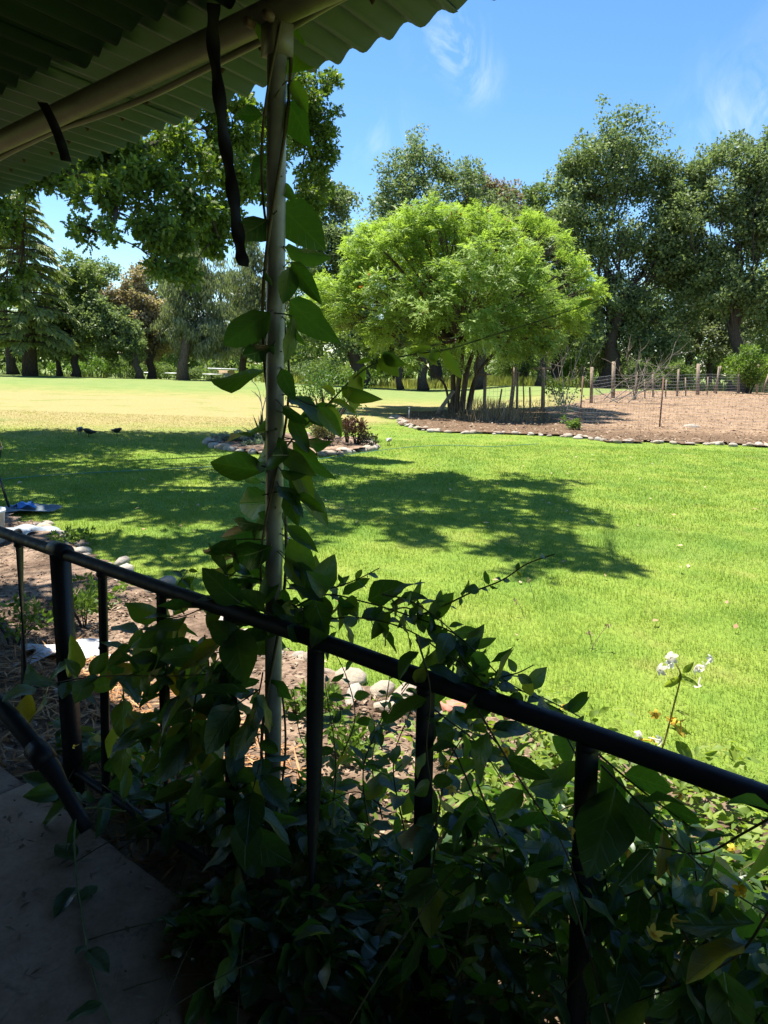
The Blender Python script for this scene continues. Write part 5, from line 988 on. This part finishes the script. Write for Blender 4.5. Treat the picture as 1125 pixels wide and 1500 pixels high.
for i, a in enumerate((([(405, 905), (470, 872), (535, 882), (600, 902), (660, 925), (705, 962), (745, 1000), (830, 1045)], 1.33, 66, .045), ([(430, 915), (500, 905), (560, 910), (620, 935), (680, 985), (730, 1010)], 1.30, 62, .05), ([(600, 905), (640, 892), (690, 868), (735, 850), (772, 826), (812, 812)], 1.36, 26, .035), ([(420, 862), (480, 862), (520, 850), (556, 832)], 1.36, 30, .04), ([(650, 930), (700, 990), (750, 988), (782, 974)], 1.34, 40, .05), ([(560, 905), (590, 890), (630, 900), (650, 880)], 1.38, 44, .045), ([(640, 940), (690, 960), (730, 1000), (790, 1020), (850, 1050)], 1.36, 56, .05), ([(470, 1190), (500, 1110), (520, 1050), (505, 985), (480, 940)], 1.55, 34, .045), ([(560, 1200), (545, 1120), (560, 1060), (600, 1000)], 1.5, 34, .045), ([(500, 1230), (560, 1150), (610, 1100)], 1.6, 34, .045), ([(440, 1240), (470, 1150), (440, 1080), (430, 1010)], 1.5, 38, .05), ([(600, 1010), (650, 1050), (700, 1090), (740, 1150)], 1.33, 62, .05), ([(690, 1040), (720, 1080), (760, 1120)], 1.4, 56, .05), ([(610, 930), (630, 1010), (625, 1100), (640, 1190)], 1.25, 66, .06), ([(420, 880), (450, 900), (480, 920)], 1.3, 50, .04), ([(560, 870), (600, 880), (640, 905), (690, 950)], 1.33, 50, .04), ([(780, 1040), (720, 1010), (680, 975), (650, 955)], 1.30, 60, .05), ([(480, 1240), (492, 1120), (476, 1000)], 1.42, 38, .045), ([(545, 1240), (532, 1130), (560, 1050), (572, 985)], 1.42, 42, .045), ([(595, 1230), (576, 1120), (602, 1040)], 1.38, 50, .05), ([(640, 1210), (656, 1120), (692, 1060)], 1.36, 60, .05), ([(560, 1180), (520, 1160), (470, 1180)], 1.45, 46, .05), ([(700, 1180), (670, 1110), (640, 1060), (600, 1020)], 1.34, 56, .05))):
    sprig(h1, a[0], a[1], a[2], a[3], seed=900 + i)
h1.finish(vr, M_VSTEM)
h2 = Plant('honeysuckle', 'dense dark honeysuckle hanging on the railing left of the pale post', 'honeysuckle', onrail(300, 1050), G)
h2.t['label'] = 'dense dark honeysuckle hanging below the rail between railing post and pale post'
for i, a in enumerate((([(400, 900), (330, 882), (270, 902), (210, 920), (175, 1000)], 1.29, 66, .05), ([(345, 900), (332, 1000), (340, 1100), (352, 1240)], 1.25, 76, .045), ([(300, 930), (310, 1020), (300, 1110), (320, 1200)], 1.3, 72, .05), ([(242, 900), (244, 1000), (232, 1100), (250, 1200)], 1.27, 64, .055), ([(30, 1012), (130, 992), (260, 990), (335, 984)], 1.2, 50, .075), ([(380, 1010), (330, 1040), (260, 1060), (200, 1075)], 1.24, 66, .055), ([(380, 1120), (360, 1200), (345, 1280)], 1.22, 80, .05), ([(180, 1010), (190, 1090), (180, 1180)], 1.3, 54, .06), ([(370, 950), (280, 960), (200, 965)], 1.26, 62, .06), ([(385, 985), (375, 1060), (390, 1150), (370, 1260)], 1.3, 64, .05), ([(150, 1150), (190, 1180), (230, 1230)], 1.25, 50, .05), ([(290, 1000), (280, 1080), (290, 1160)], 1.22, 76, .06), ([(130, 1180), (80, 1160), (30, 1190)], 1.15, 48, .05), ([(270, 900), (255, 870), (275, 835)], 1.3, 28, .04), ([(330, 890), (320, 860), (350, 830), (330, 800)], 1.32, 50, .05))):
    sprig(h2, a[0], a[1], a[2], a[3], seed=940 + i, face=.35)
h2.finish(vr, M_VSTEM)
h3 = Plant('honeysuckle', 'large shaded honeysuckle leaves on the near end of the railing', 'honeysuckle', onrail(950, 1250), G)
for i, a in enumerate((([(700, 1040), (760, 1140), (830, 1250), (870, 1400)], 1.24, 84, .06), ([(880, 1120), (960, 1200), (1050, 1290), (1160, 1360)], 1.25, 96, .055), ([(860, 1090), (930, 1150), (1010, 1210)], 1.3, 74, .05), ([(1160, 1180), (1090, 1220), (1030, 1250), (960, 1240)], 1.2, 96, .06), ([(640, 1190), (630, 1300), (600, 1420), (640, 1520)], 1.22, 80, .06), ([(1130, 1330), (1080, 1400), (1000, 1440), (900, 1480)], 1.18, 100, .06), ([(700, 1150), (740, 1260), (720, 1380), (760, 1500)], 1.3, 80, .055), ([(880, 1250), (900, 1340), (960, 1420)], 1.35, 70, .055), ([(980, 1300), (1010, 1380), (1110, 1480)], 1.3, 84, .06), ([(820, 1060), (850, 1120), (870, 1180)], 1.33, 62, .05))):
    sprig(h3, a[0], a[1], a[2], a[3], seed=970 + i, face=.3)
h3.finish(vr, M_VSTEM)
# the mass of honeysuckle growing on the ground against the railing
def mass(label, a0, a1, n, hfun, seed, p0=1.17, p1=2.75, zmin=0.0):
    rng = np.random.default_rng(seed); pl = Plant('honeysuckle_mound', label, 'honeysuckle', ap((a0 + a1) / 2, 1.5, 0), 'honeysuckle mounds below the railing'); k = 0; tries = 0
    while k < n and tries < n * 8:
        tries += 1; a = rng.uniform(a0, a1); p = rng.uniform(p0, p1); H = hfun(a, p)
        if H < .04 + zmin: continue
        z = zmin + (H - zmin) * (1 - .5 * rng.random() ** 2.2); P = ap(a, p, z); L = rng.uniform(.055, .100); az = rng.uniform(0, 6.28); A = np.array([math.cos(az), math.sin(az), rng.normal(-.15, .35)]); N = np.array([0, 0, .9]) + rn * .5 + rng.normal(0, .42, 3); pl.leaf(P, A, N, L, rng.uniform(.8, 1.1)); k += 1
        if k % 9 == 0:
            q = ap(a + rng.normal(0, .2), p + rng.normal(0, .15), z * rng.uniform(.2, .7)); pl.stem(bez(q, (q + P) / 2 + np.array([0, 0, .05]), P, 6), .0022, 4)
    pl.finish(rng, M_VSTEM); return pl
bump_ = lambda a, p: .5 + .5 * math.sin(a * 9 + 2 * math.sin(p * 5)) * math.cos(p * 7 + a * 3)
mass('shaded honeysuckle mound filling the foot of the near railing', -1.1, .55, 2000, lambda a, p: (.66 + .16 * bump_(a, p)) * float(sstep(2.05 + .5 * sstep(-.9, -.3, a), 1.45, p)) * float(sstep(-1.0, -.75, a)) + .03, 1001)
mass('low honeysuckle carpet spreading at the base of the pale post', -1.8, -.85, 900, lambda a, p: (.34 + .12 * bump_(a, p)) * float(sstep(1.95, 1.5, p)), 1002, 1.31)
mass('creeping honeysuckle along the concrete edge by the railing post', -2.75, -1.7, 420, lambda a, p: (.20 + .14 * bump_(a, p)) * float(sstep(1.75, 1.4, p)), 1003, 1.31)
mass('sunlit honeysuckle fringe at the lawn side of the near mound', -1.15, .5, 1000, lambda a, p: (.24 + .14 * bump_(a, p)) * float(sstep(1.7, 1.95, p)) * float(sstep(2.75, 2.3, p)) * float(sstep(-1.2, -.85, a)), 1004)
mass('dark honeysuckle leaves spilling over the edge of the concrete floor', -1.75, .3, 900, lambda a, p: (FLZ + (.10 + .22 * bump_(a, p)) * float(sstep(-1.75, -1.1, a))) * float(sstep(.86 - .1 * bump_(a * 2, p), 1.12, p)), 1006, .8, 1.24, FLZ)
mass('low shaded honeysuckle leaves carpeting the ground inside the near mound', -1.15, .6, 1100, lambda a, p: .24 + .08 * bump_(a, p), 1007, 1.2, 2.35)
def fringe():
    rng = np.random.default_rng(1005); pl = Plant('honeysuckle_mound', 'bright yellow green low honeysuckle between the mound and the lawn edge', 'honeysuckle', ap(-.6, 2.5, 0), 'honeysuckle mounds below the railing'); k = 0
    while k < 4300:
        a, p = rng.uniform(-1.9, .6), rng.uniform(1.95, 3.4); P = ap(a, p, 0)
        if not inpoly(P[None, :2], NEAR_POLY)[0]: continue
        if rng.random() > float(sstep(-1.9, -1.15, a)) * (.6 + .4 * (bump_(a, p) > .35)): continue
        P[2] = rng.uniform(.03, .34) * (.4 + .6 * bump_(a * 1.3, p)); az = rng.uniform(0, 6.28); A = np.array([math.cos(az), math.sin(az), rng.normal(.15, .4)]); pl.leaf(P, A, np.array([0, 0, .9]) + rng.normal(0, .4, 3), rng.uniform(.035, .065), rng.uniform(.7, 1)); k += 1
    pl.finish(rng, M_VGREEN, LMs=LM2, FM=M_LITLEAFS)
fringe()
# trailing shoot over the porch floor
tr = Plant('trailing_shoot', 'single honeysuckle shoot trailing over the concrete porch floor', 'vine', ap(-1.9, 1.0, FLZ))
tz = [onrail(185, 1188, 1.22)] + [gnd(u, v, FLZ + .012) for u, v in ((120, 1235), (112, 1290), (122, 1350), (130, 1400), (150, 1470), (185, 1540))]; tz[1][2] += .12; tz[2][2] += .05; tpts = spline(tz, 8); tr.stem(tpts, .0028)
for (u, v, du, dv) in ((112, 1300, -25, 25), (115, 1320, 20, -25), (126, 1385, -12, 8), (128, 1392, 24, 22), (150, 1470, -40, 14), (110, 1260, -22, -22)):
    P0 = gnd(u, v, FLZ + .015); P1 = gnd(u + du, v + dv, FLZ + .03); tr.leaf(P0, P1 - P0, np.array([0, 0, 1.0]) + vr.normal(0, .3, 3), np.linalg.norm(P1 - P0) * 1.3)
tr.finish(vr, M_VGREEN)
# flowers
def flower_mesh(mat, seed):
    rng = np.random.default_rng(seed); mb = MB(); tube(mb, spline([[0, 0, 0], [0, .012, .012], [0, .026, .020]], 3), np.linspace(.0016, .003, 7)[:len(spline([[0, 0, 0], [0, .012, .012], [0, .026, .020]], 3))], 5)
    for k in range(5):
        a = k * 1.25 + .3; o = np.array([math.cos(a), .45, math.sin(a)]); b = np.array([0, .025, .019]); S = np.cross(unit(o), [0, 1, 0]) * .0052; V = []
        for f, w in ((0, .6), (.45, 1.1), (.8, .9), (1, .2)):
            c = b + unit(o) * .017 * f + np.array([0, -.014 * f * f, 0]); V += [c - S * w, c + S * w]
        mb.add(V, [[0, 1, 3, 2], [2, 3, 5, 4], [4, 5, 7, 6]])
    return mb.mesh('flower', mat, True)
M_YEL = foliage("yellow petal", [(.82, .52, .04), (.90, .68, .12)], .35, (1, 1, 1), objrand=True); M_WHT = foliage("white petal", [(.80, .76, .66), (.86, .84, .79)], .5, (1, 1, 1), objrand=True)
FY, FW = flower_mesh(M_YEL, 1), flower_mesh(M_WHT, 2)
sp_ = Plant('honeysuckle_sprig', 'upright honeysuckle sprig topped with white flowers above the rail', 'honeysuckle', onrail(965, 1115, 1.98))
pts = spline([onrail(u, v, 1.98) for u, v in ((960, 1125), (975, 1080), (988, 1030), (997, 990), (990, 972))], 6); sp_.stem(pts, np.linspace(.0032, .002, len(pts)))
for (u0, v0, u1, v1, wr) in ((990, 1085, 1014, 1112, .7), (985, 1062, 1012, 1076, .5), (998, 992, 1022, 1004, .8), (998, 990, 974, 1006, .8), (975, 1030, 966, 1030, .5), (1000, 985, 1015, 975, .7), (990, 1040, 1010, 1048, .5), (980, 1066, 996, 1072, .7), (996, 986, 1004, 1000, 1)):
    P0 = onrail(u0, v0, 1.98); P1 = onrail(u1, v1, 1.98); sp_.leaf(P0, P1 - P0, view_n(P0) + vr.normal(0, .4, 3), np.linalg.norm(P1 - P0) * 1.1, wr)
def flowers(pl, lst, me):
    for (u, v, perp, s_) in lst:
        P = onrail(u, v, perp) - pl.pos; o = link('flower', me, pl.t); o.location = P; o.rotation_euler = tuple(vr.uniform(0, 6.28, 3)); o.scale = (s_ * 1.45,) * 3
flowers(sp_, [(978, 958, 1.98, .85), (984, 972, 1.98, .85), (976, 968, 1.97, .7), (1020, 975, 1.98, .7), (1028, 982, 1.98, .8), (1034, 975, 1.99, .6), (1026, 992, 1.98, .6), (938, 1075, 1.98, .6), (950, 1080, 1.98, .7)], FW)
flowers(sp_, [(968, 1046, 1.98, .75), (974, 1050, 1.98, .6), (996, 1056, 1.98, .8), (1004, 1054, 1.98, .7), (955, 1086, 1.98, .7), (962, 1092, 1.98, .6)], FY); sp_.finish(vr, M_VSUN, LMs=LM2, FM=M_LITLEAFS)
fl_ = Plant('flowering_shoots', 'yellow flowering honeysuckle shoots in the near mound', 'honeysuckle', ap(-.4, 1.6, 0))
for i, px in enumerate(([(1010, 1450), (1000, 1380), (985, 1300), (975, 1200)], [(960, 1400), (985, 1340), (1000, 1290)], [(900, 1420), (930, 1360), (960, 1330)], [(1060, 1420), (1050, 1360), (1040, 1320)], [(800, 1300), (790, 1250), (770, 1200)])): sprig(fl_, px, 1.52, 44, .06, seed=1100 + i, rs=.0022)
flowers(fl_, [(996, 1290, 1.21, 0.78), (1042, 1338, 1.21, 0.86), (985, 1368, 1.21, 0.78), (920, 1258, 1.24, 0.62), (980, 1180, 1.4, 0.78), (986, 1190, 1.4, 0.7), (740, 1110, 1.3, 0.62), (664, 1155, 1.3, 0.62), (820, 1040, 1.9, 0.55), (710, 1068, 1.4, 0.55), (1075, 1250, 1.8, 0.55), (116, 1090, 1.25, 0.47), (200, 1110, 1.35, 0.55), (10, 1178, 1.1, 0.62), (770, 1150, 1.4, 0.62), (700, 1120, 1.4, 0.62), (880, 1160, 1.8, 0.55), (1090, 1310, 1.2, 0.62), (940, 1195, 1.3, 0.62), (900, 1210, 1.3, 0.55), (965, 1265, 1.25, 0.55), (655, 1125, 1.3, 0.55), (840, 1230, 1.24, 0.47), (1010, 1350, 1.2, 0.62)], FY); fl_.finish(vr, M_VGREEN)
# thin dry stalks standing in the near grass
def stalk(label, px, seed):
    b = gnd(*px[0]); d = (b - EYEP) @ fwd; t = thing('dry_stalk', label, 'weed', b, 0, 'dry stalks in the lawn'); mb = MB(); pts = spline([at(u, v, d) - b for u, v in px], 5); tube(mb, pts, .0022, 4); mb.build('stem', M_DRY, t); rng = np.random.default_rng(seed); ml = MB(); cards(ml, np.tile(pts[-1], (14, 1)) + rng.normal(0, .008, (14, 3)), rdirs(14, rng), rdirs(14, rng), .022, .012, rng.random(14)); ml.build('seed_head', M_DRY, t)
stalk('dry stalk with seed head leaning in the sunny grass', [(866, 955), (872, 940), (890, 915)], 1); stalk('thin upright dry stalk near the shadow tip', [(768, 905), (762, 888), (756, 882)], 2); stalk('short dry stalk with split head beside the leaning stalk', [(868, 950), (866, 938), (864, 928)], 3); stalk('faint pale stalk at the edge of the tree shadow', [(784, 880), (778, 862), (774, 850)], 4)
